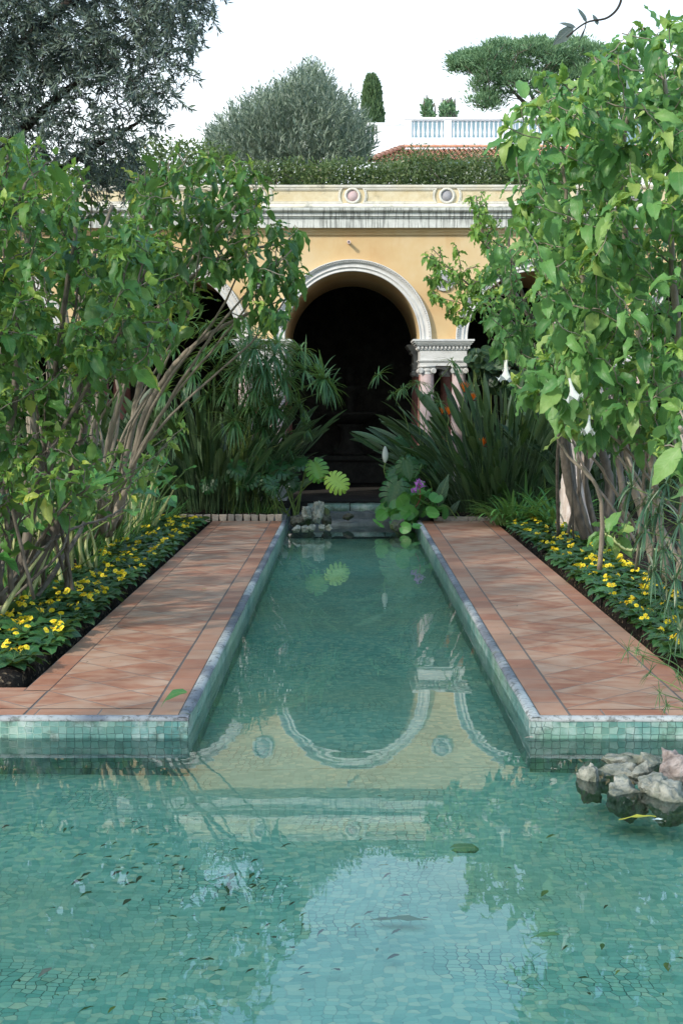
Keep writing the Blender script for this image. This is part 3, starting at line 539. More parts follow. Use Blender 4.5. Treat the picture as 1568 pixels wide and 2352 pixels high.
# fountain in the grotto
ft = thing('wall_fountain', 'dim tiered stone fountain standing in the dark behind the middle arch', 'fountain', (0.05, 26.2, 0.02))
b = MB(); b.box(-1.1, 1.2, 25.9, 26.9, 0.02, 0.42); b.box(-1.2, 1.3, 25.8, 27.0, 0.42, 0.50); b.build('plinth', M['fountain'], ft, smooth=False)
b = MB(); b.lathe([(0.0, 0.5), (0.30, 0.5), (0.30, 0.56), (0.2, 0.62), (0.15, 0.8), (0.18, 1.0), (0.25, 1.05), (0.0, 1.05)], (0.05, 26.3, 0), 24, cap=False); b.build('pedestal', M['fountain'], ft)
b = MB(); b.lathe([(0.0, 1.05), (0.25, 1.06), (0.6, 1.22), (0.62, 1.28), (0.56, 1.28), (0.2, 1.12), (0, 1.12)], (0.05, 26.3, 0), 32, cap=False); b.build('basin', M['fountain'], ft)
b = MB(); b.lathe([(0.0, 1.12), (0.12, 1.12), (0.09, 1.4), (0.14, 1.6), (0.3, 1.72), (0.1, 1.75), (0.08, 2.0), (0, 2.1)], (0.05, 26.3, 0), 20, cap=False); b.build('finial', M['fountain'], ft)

KS = 0.921
for o_ in (log, ft): o_.location = (o_.location.x * KS, o_.location.y * KS, CAMZ + (o_.location.z - CAMZ) * KS); o_.scale = (KS,) * 3   # the whole loggia at its true size
# cascade at the head of the channel
def slab(name, label, x0, x1, y0, y1, z0, z1, mat, seed, cat='step', group=None):
    rs = np.random.RandomState(seed); b = MB(); nx_, ny_ = max(2, int((x1 - x0) / .08)), max(2, int((y1 - y0) / .08))
    V, F = sheet(lambda X, Y: np.full_like(X, z1) + rs.uniform(-.012, .012, X.shape), x0, x1, y0, y1, nx_, ny_)
    b.add(V, F); rim = [i for i in range(nx_ + 1)] + [i * (nx_ + 1) + nx_ for i in range(1, ny_ + 1)] + [ny_ * (nx_ + 1) + i for i in range(nx_ - 1, -1, -1)] + [i * (nx_ + 1) for i in range(ny_ - 1, 0, -1)]
    W = V[rim].copy(); W2 = W.copy(); W2[:, 2] = z0; n = len(rim); j = np.arange(n); b.add(np.concatenate([W, W2]), np.stack([j, j + n, (j + 1) % n + n, (j + 1) % n], -1))
    o = b.build(name, mat, origin=((x0 + x1) / 2, (y0 + y1) / 2, z0), smooth=False, fix=True); return tag(o, label, cat, group)
slab('stone_step', 'low wet grey stone step at the head of the channel, nearest the water', -0.30, XR - 0.02, 18.42, 18.9, -0.45, -0.05, M['step'], 1)
slab('stone_step', 'broad grey stone step behind the first, below the blue tiled kerb', -0.62, XR - 0.02, 18.9, 19.18, -0.45, 0.03, M['step'], 2)
for k, (x0, x1) in enumerate(((-0.52, 0.03), (0.045, 0.50), (0.515, 0.86))):
    b = MB(); b.extrude_x([(19.20, 0.02), (19.18, 0.06), (19.20, 0.105), (19.26, 0.12), (19.40, 0.12), (19.45, 0.08), (19.45, -0.4), (19.20, -0.4)], x0, x1, 10); V = b.V[0]; V += np.random.RandomState(k).uniform(-.004, .004, V.shape); b.UV[0] = V[:, [0, 2]] + V[:, [1, 1]] * [[0, 1]]
    tag(b.build('tiled_kerb', M['mosaic_wall'], origin=((x0 + x1) / 2, 19.3, -0.4), fix=True), ['left end of the blue tiled kerb behind the channel, partly behind monstera stems', 'middle length of the blue tiled kerb above the grey steps', 'right end of the blue tiled kerb, half hidden by dark monstera leaves'][k], 'kerb')
b = MB(); b.box(XL - .02, XR + .02, 18.6, 19.7, -0.5, -0.12); b.box(XL - .25, XL - .02, 18.3, 19.7, -.5, .03); b.box(XR + .02, XR + .25, 18.3, 19.7, -.5, .03); structure(b.build('channel_head', M['step'], smooth=False))
# ---------------- plant makers ----------------
def leaf_tpl(wid=0.42, seg=6, curl=0.35, fold=0.18, wave=0.02, tip=1.6, base=0.8, seed=0, across=4):
    rs = np.random.RandomState(seed); v = np.linspace(0, 1, seg + 1); hw = wid / 2 * (np.sin(math.pi * v ** base) ** 0.85) * (1 - v ** 4 * 0.3); hw = np.where(v > 0.75, hw * (1 - ((v - 0.75) / 0.25) ** tip * 0.5), hw); hw[0] = 0.012; hw[-1] = 0.004
    u = np.linspace(-1, 1, across + 1); V = []; UV = []
    ang = curl * v ** 1.3 * 1.4; dy = np.cos(ang); dz = -np.sin(ang); y = np.concatenate([[0], np.cumsum((dy[1:] + dy[:-1]) / 2 / seg)]); z = np.concatenate([[0], np.cumsum((dz[1:] + dz[:-1]) / 2 / seg)])
    ph = rs.uniform(0, 6)
    for i in range(seg + 1):
        for q in u:
            e = hw[i] * q * (1 + (0.05 if i % 2 else -0.04) * abs(q)); V.append((e, y[i], z[i] + abs(e) * fold + wave * abs(q) * math.sin(i * 2.2 + ph + q))); UV.append((0.5 + q * hw[i] / (wid / 2) * 0.5, v[i]))
    m = across + 1; i = np.arange(seg)[:, None] * m; j = np.arange(across)[None]
    return np.array(V), np.stack([i + j, i + j + 1, i + m + j + 1, i + m + j], -1).reshape(-1, 4), np.array(UV)
def disc_tpl(cup=0.15, seed=0, n=14):
    rs = np.random.RandomState(seed); V = [(0, 0.0, 0)]; UV = [(0.5, 0.0)]; a = np.linspace(-math.pi * 0.93, math.pi * 0.93, n)
    for rr_ in (0.5, 1.0):
        for t in a: r_ = 0.5 * rr_ * (1 + 0.05 * math.sin(3 * t + seed)); V.append((r_ * math.sin(t), 0.5 - 0.5 * (1 - rr_) * 0.6 + r_ * -math.cos(math.pi - t), cup * rr_ ** 2 * 0.5 + 0.02 * math.sin(5 * t + seed) * rr_)); UV.append((0.5 + r_ * math.sin(t), 0.5 - 0.5 * math.cos(t) * rr_))
    V = np.array(V); V[0] = (0, 0.2, -0.01); f = [[1 + k, 1 + n + k, 1 + n + k + 1, 1 + k + 1] for k in range(n - 1)]; tr = [[0, 1 + k, 2 + k] for k in range(n - 1)]
    return V, [np.array(f)[:, ::-1], np.array(tr)[:, ::-1]], np.array(UV)
def flat_tpl(wid=0.18, fold=0.05):
    V = np.array([(0, 0, 0), (-wid / 2, 0.45, fold), (0, 0.5, 0), (wid / 2, 0.45, fold), (0, 1, -0.05)]); return V, [np.array([[0, 2, 1], [0, 3, 2], [2, 4, 1], [2, 3, 4]])], np.array([(.5, 0), (0, .5), (.5, .5), (1, .5), (.5, 1)])
def place(b, tpl, pos, dirv, nrm, size, rnd, wsc=None):
    """put the leaf template at many places; dirv runs along the leaf, nrm is its face"""
    V, F, UV = tpl; N = len(pos)
    if N == 0: return
    d = nz(dirv); s = nz(np.cross(d, nrm)); n = np.cross(s, d); sz = np.broadcast_to(np.asarray(size, float), (N,)); ws = sz if wsc is None else sz * wsc
    W = (V[None, :, 0, None] * s[:, None] * ws[:, None, None] + V[None, :, 1, None] * d[:, None] * sz[:, None, None] + V[None, :, 2, None] * n[:, None] * sz[:, None, None]) + np.asarray(pos)[:, None]
    off = (np.arange(N) * len(V))[:, None, None]; Fs = [(np.asarray(f)[None] + off).reshape(-1, f.shape[1]) for f in (F if isinstance(F, list) else [F])]
    b.add(W.reshape(-1, 3), Fs, np.tile(UV, (N, 1)), np.repeat(np.broadcast_to(np.asarray(rnd, float), (N,)), len(V)))
def ribbons(b, base, d0, L, W, K=6, droop=1.0, fold=0.25, prof=None, rnd=0.5, twist=0.0, side=None):
    base = np.asarray(base, float); N = len(base); d = nz(d0); L = np.broadcast_to(np.asarray(L, float), (N,)); W = np.broadcast_to(np.asarray(W, float), (N,)); dr = np.broadcast_to(np.asarray(droop, float), (N,))
    if prof is None: prof = np.sin(np.linspace(0.25, math.pi, K + 1)) ** 0.6
    prof = np.asarray(prof); P_ = [base]; D = [d]
    for k in range(K):
        d = nz(d + np.array([0, 0, -1.0]) * (dr / K)[:, None]); P_.append(P_[-1] + d * (L / K)[:, None]); D.append(d)
    P_ = np.stack(P_, 1); D = np.stack(D, 1)
    s0 = nz(np.cross(D[:, 0], [0.01, 0.02, 1.0])) if side is None else nz(side); V = []
    S = nz(s0[:, None] - D * (D * s0[:, None]).sum(-1, keepdims=True)); Nn = np.cross(S, D)
    hw = (W[:, None] / 2 * prof[None])[..., None]
    V = np.stack([P_ - S * hw + Nn * hw * fold * 1.0, P_, P_ + S * hw + Nn * hw * fold], 2)
    i = np.arange(K)[:, None] * 3; j = np.arange(2)[None]; F = np.stack([i + j, i + j + 1, i + 3 + j + 1, i + 3 + j], -1).reshape(-1, 4)
    Fa = (F[None] + (np.arange(N) * 3 * (K + 1))[:, None, None]).reshape(-1, 4)
    uv = np.stack(np.meshgrid(np.linspace(0, 1, K + 1), [0, .5, 1], indexing='ij'), -1)[..., ::-1].reshape(-1, 2)
    b.add(V.reshape(-1, 3), Fa, np.tile(uv, (N, 1)), np.repeat(np.broadcast_to(np.asarray(rnd, float), (N,)), 3 * (K + 1)))
    return P_, D
def inpoly(pts, poly):
    x, y = pts[:, 0], pts[:, 1]; c = np.zeros(len(pts), bool); n = len(poly)
    for i in range(n):
        x1, y1 = poly[i]; x2, y2 = poly[(i + 1) % n]; c ^= ((y1 > y) != (y2 > y)) & (x < (x2 - x1) * (y - y1) / (y2 - y1 + 1e-9) + x1)
    return c
def samp(poly, n, Y0, Y1, rs):
    poly = np.array(poly, float); lo, hi = poly.min(0), poly.max(0); out = []
    while len(out) < n:
        q = rs.uniform(lo, hi, (n * 2, 2)); q = q[inpoly(q, poly)]; out += [P(a, c, rs.uniform(Y0, Y1)) for a, c in q]
    return np.array(out[:n])
def smooth_path(pts, n=10, jit=0.0, rs=None):
    pts = np.array(pts, float); m = len(pts); out = []
    pp = np.concatenate([[2 * pts[0] - pts[1]], pts, [2 * pts[-1] - pts[-2]]])
    for i in range(m - 1):
        p0, p1, p2, p3 = pp[i:i + 4]; t = np.linspace(0, 1, n, endpoint=False)[:, None]
        out.append(0.5 * ((2 * p1) + (-p0 + p2) * t + (2 * p0 - 5 * p1 + 4 * p2 - p3) * t ** 2 + (-p0 + 3 * p1 - 3 * p2 + p3) * t ** 3))
    out.append(pts[-1:]); o = np.concatenate(out)
    if jit and rs is not None:
        k = np.convolve(np.ones(3) / 3, [1], 'same'); j = rs.normal(0, jit, o.shape); j[0] = 0; o = o + j
    return o
def branching(b, stems, tips, rs, rtip=0.004, up=0.25, kb=5, droop_tip=0.0):
    """stems: list of (points, r0, r1). Each tip is joined to the nearest wood below it. Returns the branch ends."""
    NP, NR, ND = [], [], []
    for pts, r0, r1 in stems:
        q = smooth_path(pts, 9, 0.003, rs); r_ = np.linspace(r0, r1, len(q)); b.tube(q, r_ * (1 + 0.05 * rs.normal(size=len(q))).clip(.85, 1.15), 8, cap=True); NP.append(q[3:]); NR.append(r_[3:]); ND.append(nz(np.gradient(q, axis=0))[3:])
    NP, NR, ND = np.concatenate(NP), np.concatenate(NR), np.concatenate(ND); ends = []
    # near tips first
    d0 = np.array([np.min(np.linalg.norm(NP - t, axis=1)) for t in tips]); order = np.argsort(d0)
    for i in order:
        t = tips[i]; dv = t - NP; dist = np.linalg.norm(dv, axis=1); cost = dist * (1 + 0.9 * (dv[:, 2] < 0.25 * dist)) + 0.5 * (1 - (dv * ND).sum(1) / (dist + 1e-6)) * dist
        k = int(np.argmin(cost)); s_ = NP[k]; L = dist[k]
        if L < 0.04: continue
        d = nz(ND[k] * 0.55 + nz(dv[k]) * 0.8 + rs.normal(0, 0.12, 3)); c1 = s_ + d * L * 0.45; c2 = t - nz(nz(dv[k]) + np.array([0, 0, up]) + rs.normal(0, 0.15, 3)) * L * 0.35
        n = max(4, min(12, int(L / 0.06))); u = np.linspace(0, 1, n + 1)[:, None]; q = (1 - u) ** 3 * s_ + 3 * (1 - u) ** 2 * u * c1 + 3 * (1 - u) * u ** 2 * c2 + u ** 3 * t
        if droop_tip: q[:, 2] -= droop_tip * L * (u[:, 0] ** 2)
        q[1:-1] += rs.normal(0, 0.006, q[1:-1].shape); rb = min(NR[k] * 0.75, rtip * 1.2 + L * 0.009); r_ = np.linspace(rb, rtip, n + 1); b.tube(q, r_, kb)
        NP = np.concatenate([NP, q[1:]]); NR = np.concatenate([NR, r_[1:]]); ND = np.concatenate([ND, nz(np.gradient(q, axis=0))[1:]]); ends.append(q)
    return ends
BT = [leaf_tpl(0.42, 8, 0.6, 0.35, 0.05, seed=1), leaf_tpl(0.36, 8, 1.0, 0.5, 0.06, seed=2), leaf_tpl(0.46, 8, 0.35, 0.2, 0.06, seed=3), leaf_tpl(0.34, 8, 1.5, 0.6, 0.05, seed=4)]
def leafy(fol, young, ends, rs, size=(0.09, 0.2), per=(5, 9), span=0.45, droop=0.7, yfrac=0.3, rndc=0.4, bias=(0, 0, 0), wid=1.0):
    A = {k: [] for k in range(4)}; Y_ = {k: [] for k in range(4)}
    for q in ends:
        L = np.linalg.norm(np.diff(q, axis=0), axis=1).sum(); n = rs.randint(per[0], per[1] + 1); T = nz(q[-1] - q[-2]); ph = rs.uniform(0, 6.28)
        cu = np.concatenate([[0], np.cumsum(np.linalg.norm(np.diff(q, axis=0), axis=1))])
        for k in range(n):
            s_ = L - min(L, span) * (k / n) ** 0.9 * rs.uniform(0.8, 1.1); s_ = max(0, min(L, s_)); p = np.array([np.interp(s_, cu, q[:, a]) for a in range(3)]); ph += 2.4
            sd = nz(np.cross(T, [0.1, 0.2, 1])); u2 = np.cross(sd, T); rad = sd * math.cos(ph) + u2 * math.sin(ph); sz = (size[0] + (size[1] - size[0]) * rs.uniform() ** 1.35) * (0.5 + 0.5 * min(1, k / 3.0))
            d = nz(rad * 0.9 + T * 0.5 + np.array([0, 0, -droop * rs.uniform(0.3, 1.4)]) + rs.normal(0, 0.25, 3)); nn = nz(np.array([0, 0, 1.0]) + rs.normal(0, 0.35, 3) + np.array(bias))
            A[rs.randint(4)].append((p + d * sz * 0.12, d, nn, sz, np.clip(rs.normal(rndc, 0.27), 0, 1)))
        if rs.uniform() < yfrac:
            for k in range(rs.randint(4, 8)):
                a = rs.uniform(0, 6.28); sd = nz(np.cross(T, [0.1, 0.2, 1])); u2 = np.cross(sd, T); rad = sd * math.cos(a) + u2 * math.sin(a); d = nz(rad * 0.8 + T * rs.uniform(0.2, 1.2) + rs.normal(0, .2, 3)); Y_[rs.randint(4)].append((q[-1], d, nz(np.array([0, 0, 1.0]) + rs.normal(0, 0.5, 3)), rs.uniform(0.25, 0.5) * size[1], rs.uniform()))
    for D_, b in ((A, fol), (Y_, young)):
        for k, l in D_.items():
            if l: place(b, BT[k], np.array([x[0] for x in l]), np.array([x[1] for x in l]), np.array([x[2] for x in l]), np.array([x[3] for x in l]), np.array([x[4] for x in l]), wid)
def shrub(name, label, group, stems, regions, seed, lm='L_left', ym='L_young', bark='bark', **kw):
    rs = np.random.RandomState(seed); st = [([P(*p) if len(p) == 3 else np.array(p[:3]) for p in pts], r0, r1) for pts, r0, r1 in stems]; root = st[0][0][0].copy(); root[2] = 0.0
    th = thing(name, label, 'shrub', root, group)
    for _ in range(kw.pop('thin', 0)):   # slender extra stems from the same crown
        pl, a, c, _n = regions[rs.randint(len(regions))]; e = samp(pl, 1, a, c, rs)[0]; bs = st[rs.randint(len(stems))][0]; r0 = np.array(bs[0]) + [rs.normal(0, .22), rs.normal(0, .22), 0]; m1 = r0 + (e - r0) * .4 + [rs.normal(0, .1), rs.normal(0, .1), .12]; m2 = r0 + (e - r0) * .75 + [rs.normal(0, .08), rs.normal(0, .08), .06]; st.append(([r0, m1, m2, e], rs.uniform(.012, .022), .005))
    tips = np.concatenate([samp(pl, n, a, c, rs) for pl, a, c, n in regions]); tips = tips[tips[:, 2] > 0.12]
    bk = dict(rtip=kw.pop('rtip', 0.004), up=kw.pop('up', 0.25), droop_tip=kw.pop('droop_tip', 0.0)); b = MB(); ends = branching(b, st, tips, rs, **bk); b.build('branches', M[bark], th)
    f, y = MB(), MB(); leafy(f, y, ends, rs, **kw); f.build('foliage', M[lm], th)
    if y.n: y.build('young_leaves', M[ym], th)
    return th, ends
def trumpet(parent, p, L=0.2, d=(0.1, 0, -1)):
    n = 20; b = MB(); d = Vector(nz(np.array(d))); Mx = d.to_track_quat('-Z', 'Y').to_matrix().to_4x4(); Mx.translation = Vector(p)
    prof = [(0.007, 0), (0.010, -0.25 * L), (0.013, -0.5 * L), (0.022, -0.7 * L), (0.040, -0.85 * L), (0.062, -0.97 * L), (0.078, -0.98 * L)]; V = []
    for i, (r_, z) in enumerate(prof):
        for k in range(n):
            a = k * 2 * math.pi / n; f = 1 + (0.32 * max(0, math.cos(5 * a)) ** 2 - 0.08) * max(0, (i - 3) / 3); r_q = r_ * f * L / .24; V.append((r_q * math.cos(a), r_q * math.sin(a), z + (0.02 * math.cos(5 * a) if i == 6 else 0)))
    V = np.array([Mx @ Vector(v) for v in V]); m = len(prof); i = np.arange(m - 1)[:, None] * n; j = np.arange(n)[None]; j2 = (j + 1) % n; b.add(V, np.stack([i + j, i + j2, i + n + j2, i + n + j], -1).reshape(-1, 4)); o = b.build('flower', M['whitepetal'], parent)
    c = MB(); c.lathe([(0.003, 0.03), (0.012, 0.01), (0.014, -0.03), (0.011, -0.25 * L)], (0, 0, 0), 10, cap=False); c.V = [np.array([Mx @ Vector(v) for v in c.V[0]])]; c.build('calyx', M['greenstem'], o)

# ---------------- left shrubs ----------------
GL = 'tall leafy shrubs in the left bed'
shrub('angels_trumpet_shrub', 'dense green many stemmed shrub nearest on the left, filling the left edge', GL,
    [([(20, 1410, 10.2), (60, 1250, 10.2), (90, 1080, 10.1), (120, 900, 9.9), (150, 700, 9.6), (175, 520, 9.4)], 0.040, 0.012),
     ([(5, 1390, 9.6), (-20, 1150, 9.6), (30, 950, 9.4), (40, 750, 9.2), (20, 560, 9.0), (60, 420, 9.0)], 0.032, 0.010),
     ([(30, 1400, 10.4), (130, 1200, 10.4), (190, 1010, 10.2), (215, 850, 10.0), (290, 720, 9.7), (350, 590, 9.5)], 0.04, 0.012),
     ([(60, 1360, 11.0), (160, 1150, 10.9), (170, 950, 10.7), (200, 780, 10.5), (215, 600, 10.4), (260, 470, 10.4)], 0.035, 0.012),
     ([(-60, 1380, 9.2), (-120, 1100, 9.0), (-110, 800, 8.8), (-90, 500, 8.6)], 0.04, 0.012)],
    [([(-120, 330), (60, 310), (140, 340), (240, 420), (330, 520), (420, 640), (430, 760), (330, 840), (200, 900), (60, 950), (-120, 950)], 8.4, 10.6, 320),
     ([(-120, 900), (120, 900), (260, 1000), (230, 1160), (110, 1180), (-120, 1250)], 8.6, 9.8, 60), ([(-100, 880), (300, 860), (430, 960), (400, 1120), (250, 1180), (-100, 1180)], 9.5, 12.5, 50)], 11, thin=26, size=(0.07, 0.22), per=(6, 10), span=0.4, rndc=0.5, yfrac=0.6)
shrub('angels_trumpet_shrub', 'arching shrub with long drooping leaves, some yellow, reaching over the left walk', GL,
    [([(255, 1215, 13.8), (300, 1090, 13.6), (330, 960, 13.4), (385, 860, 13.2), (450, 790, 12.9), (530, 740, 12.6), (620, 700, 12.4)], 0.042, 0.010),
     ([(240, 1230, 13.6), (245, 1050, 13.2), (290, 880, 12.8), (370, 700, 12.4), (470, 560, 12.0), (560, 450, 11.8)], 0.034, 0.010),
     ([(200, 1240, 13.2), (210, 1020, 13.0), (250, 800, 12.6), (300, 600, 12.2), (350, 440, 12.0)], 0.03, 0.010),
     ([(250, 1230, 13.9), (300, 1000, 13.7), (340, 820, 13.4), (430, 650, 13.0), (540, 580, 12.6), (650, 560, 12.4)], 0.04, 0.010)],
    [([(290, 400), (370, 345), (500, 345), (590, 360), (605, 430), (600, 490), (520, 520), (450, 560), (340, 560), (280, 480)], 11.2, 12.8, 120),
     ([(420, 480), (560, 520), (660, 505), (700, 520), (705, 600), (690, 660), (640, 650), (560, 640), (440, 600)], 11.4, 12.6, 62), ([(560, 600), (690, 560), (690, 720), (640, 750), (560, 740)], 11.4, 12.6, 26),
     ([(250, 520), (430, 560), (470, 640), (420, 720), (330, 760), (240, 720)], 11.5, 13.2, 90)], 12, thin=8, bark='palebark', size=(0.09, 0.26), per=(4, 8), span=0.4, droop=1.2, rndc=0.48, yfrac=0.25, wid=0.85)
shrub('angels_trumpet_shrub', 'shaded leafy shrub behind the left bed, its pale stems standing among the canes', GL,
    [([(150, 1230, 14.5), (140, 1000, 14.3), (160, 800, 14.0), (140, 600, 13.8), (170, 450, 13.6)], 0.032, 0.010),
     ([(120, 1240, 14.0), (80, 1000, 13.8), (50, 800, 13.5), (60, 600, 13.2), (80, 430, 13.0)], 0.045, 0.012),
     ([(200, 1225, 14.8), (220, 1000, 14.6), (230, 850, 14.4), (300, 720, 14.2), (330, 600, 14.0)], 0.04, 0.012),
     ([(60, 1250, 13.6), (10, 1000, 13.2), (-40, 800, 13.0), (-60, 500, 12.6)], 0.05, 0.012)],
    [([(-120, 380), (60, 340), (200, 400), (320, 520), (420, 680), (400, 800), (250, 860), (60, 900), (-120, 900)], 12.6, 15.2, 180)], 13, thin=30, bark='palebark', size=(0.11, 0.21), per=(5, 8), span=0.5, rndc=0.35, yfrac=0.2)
# ---------------- right shrubs ----------------
GR = 'tall leafy shrubs in the right bed'
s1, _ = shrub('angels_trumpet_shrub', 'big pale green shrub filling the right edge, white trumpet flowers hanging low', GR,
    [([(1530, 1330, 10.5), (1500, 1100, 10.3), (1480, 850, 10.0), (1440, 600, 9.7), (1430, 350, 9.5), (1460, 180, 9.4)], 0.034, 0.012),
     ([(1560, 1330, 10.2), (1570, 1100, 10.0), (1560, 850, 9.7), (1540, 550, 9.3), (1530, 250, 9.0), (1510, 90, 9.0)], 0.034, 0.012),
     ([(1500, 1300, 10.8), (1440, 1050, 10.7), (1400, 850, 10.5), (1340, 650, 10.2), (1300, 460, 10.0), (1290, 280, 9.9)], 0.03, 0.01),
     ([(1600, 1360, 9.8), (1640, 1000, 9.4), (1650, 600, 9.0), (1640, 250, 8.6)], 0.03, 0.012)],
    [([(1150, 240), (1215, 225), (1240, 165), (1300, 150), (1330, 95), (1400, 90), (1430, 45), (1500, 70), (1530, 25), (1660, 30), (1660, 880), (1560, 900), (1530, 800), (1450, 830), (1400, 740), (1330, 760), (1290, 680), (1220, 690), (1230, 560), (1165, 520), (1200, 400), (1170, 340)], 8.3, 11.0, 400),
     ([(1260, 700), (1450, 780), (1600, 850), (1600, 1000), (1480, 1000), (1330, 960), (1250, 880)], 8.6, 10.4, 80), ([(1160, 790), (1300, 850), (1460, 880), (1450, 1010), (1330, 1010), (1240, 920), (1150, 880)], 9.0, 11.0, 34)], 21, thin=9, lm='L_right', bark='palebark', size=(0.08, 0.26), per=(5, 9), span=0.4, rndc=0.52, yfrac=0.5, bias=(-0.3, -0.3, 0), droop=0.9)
for px, py, Y_, L_, dx in ((1163, 812, 11.2, 0.20, -0.05), (1302, 852, 8.6, 0.17, 0.25), (1354, 940, 8.7, 0.14, -0.1), (1437, 170, 9.2, 0.14, 0.1), (700 + 455, 820, 13.6, 0.12, 0.2)): trumpet(s1, P(px, py, Y_), L_, (dx, -.15, -1))
shrub('angels_trumpet_shrub', 'shrub on several leaning grey brown trunks beside the white barked tree', GR,
    [([(1352, 1250, 14.8), (1310, 1130, 14.7), (1290, 1020, 14.5), (1262, 900, 14.2), (1200, 760, 13.8), (1150, 640, 13.5)], 0.06, 0.012),
     ([(1380, 1245, 14.8), (1400, 1130, 14.8), (1378, 1020, 14.6), (1340, 880, 14.2), (1300, 700, 13.6), (1280, 520, 13.2)], 0.06, 0.014),
     ([(1375, 1250, 14.6), (1345, 1120, 14.6), (1340, 1000, 14.4), (1250, 800, 14.0), (1190, 650, 13.6), (1160, 520, 13.4)], 0.035, 0.010),
     ([(1365, 1255, 14.5), (1330, 1130, 14.5), (1325, 980, 14.3), (1270, 860, 13.9), (1230, 700, 13.4)], 0.025, 0.008),
     ([(1440, 1250, 14.0), (1425, 1100, 14.0), (1400, 960, 13.8), (1380, 800, 13.4), (1390, 600, 13.0)], 0.04, 0.012)],
    [([(1140, 520), (1250, 480), (1420, 520), (1470, 700), (1400, 850), (1290, 880), (1180, 850), (1120, 780), (1100, 640)], 12.4, 14.6, 220)], 22, thin=5, lm='L_right', size=(0.08, 0.25), per=(4, 8), span=0.5, rndc=0.3, yfrac=0.2, droop=1.0)
shrub('angels_trumpet_shrub', 'thin sparse shrub with yellow green tips against the ochre wall right of the arch', GR,
    [([(1330, 1250, 15.6), (1290, 1000, 15.4), (1240, 860, 15.2), (1190, 760, 15.0), (1120, 690, 14.8), (1060, 640, 14.6)], 0.045, 0.008),
     ([(1335, 1250, 15.7), (1290, 950, 15.4), (1230, 760, 15.1), (1160, 640, 14.9), (1110, 540, 14.8), (1092, 450, 14.8)], 0.04, 0.007)],
    [([(975, 580), (1010, 560), (1060, 560), (1100, 600), (1130, 680), (1080, 740), (1010, 740), (985, 700)], 14.2, 15.2, 46), ([(1070, 450), (1110, 440), (1160, 520), (1190, 600), (1150, 650), (1110, 600), (1085, 540)], 14.3, 15.2, 40)], 23,
    lm='L_young', bark='bark', size=(0.06, 0.13), per=(9, 14), span=0.35, rndc=0.3, yfrac=0.9, droop=1.0, rtip=0.005)
shrub('angels_trumpet_shrub', 'low shoot of broad light green leaves near the bark stump in the right bed', GR,
    [([(1560, 1290, 12.0), (1500, 1262, 11.9), (1440, 1262, 11.8), (1395, 1230, 11.8)], 0.018, 0.010)],
    [([(1370, 1180), (1420, 1180), (1430, 1230), (1380, 1240)], 11.6, 12.0, 5)], 24, lm='L_right', bark='cane', size=(0.16, 0.27), per=(3, 6), span=0.3, rndc=0.75, yfrac=0.2, droop=0.8)
shrub('angels_trumpet_shrub', 'nearest light green shoot with very large wavy leaves at the right edge', GR,
    [([(1760, 1500, 7.8), (1680, 1250, 7.2), (1610, 1080, 6.9), (1560, 980, 6.7)], 0.022, 0.010)], [([(1500, 930), (1600, 920), (1650, 1100), (1560, 1120), (1500, 1010)], 6.4, 7.2, 9)], 25, lm='L_right', bark='palebark', size=(0.17, 0.27), per=(3, 5), span=0.3, rndc=0.6, yfrac=0.3, droop=2.6)
# white-barked tree behind
def bark_tree():
    rs = np.random.RandomState(3); base = P(1318, 1215, 16.6); base[2] = 0.0; t_ = thing('white_barked_tree', 'leaning trunk with flaking white and tan bark behind the right shrub stems', 'tree', base)
    b = MB(); c = smooth_path([base, P(1315, 1120, 16.6), P(1322, 1020, 16.5), P(1318, 930, 16.5), P(1290, 800, 16.4), P(1300, 600, 16.4), P(1340, 420, 16.4)], 10); n = len(c); r_ = np.interp(np.linspace(0, 1, n), [0, 0.08, 0.25, 1], [0.22, 0.15, 0.125, 0.05]); k = 18; a = np.linspace(0, 6.283, k, endpoint=False)
    V = []
    for i in range(n):
        for q in range(k): rr_ = r_[i] * (1 + 0.16 * math.sin(3 * a[q] + i * 0.3) * math.cos(i * .21) + 0.10 * math.sin(7 * a[q] + i * 0.9) + rs.uniform(-.06, .06)); V.append(c[i] + np.array([rr_ * math.cos(a[q]), rr_ * math.sin(a[q]), rs.uniform(-.01, .01)]))
    i = np.arange(n - 1)[:, None] * k; j = np.arange(k)[None]; j2 = (j + 1) % k; b.add(V, np.stack([i + j, i + j2, i + k + j2, i + k + j], -1).reshape(-1, 4))
    b.tube(smooth_path([P(1330, 1100, 16.5), P(1365, 1000, 16.4), P(1372, 900, 16.3), P(1400, 760, 16.3)], 8), np.linspace(0.085, 0.04, 25), 12); b.build('trunk', M['whitebark'], t_)
    c_ = MB(); pts = samp([(1200, 350), (1500, 350), (1560, 700), (1300, 700)], 500, 15.8, 17.4, rs); place(c_, BT[0], pts, rs.normal(0, 1, (500, 3)) + [0, 0, -.6], rs.normal(0, .4, (500, 3)) + [0, 0, 1], rs.uniform(.1, .2, 500), rs.uniform(0, .5, 500)); c_.build('crown', M['L_left'], t_)
bark_tree()
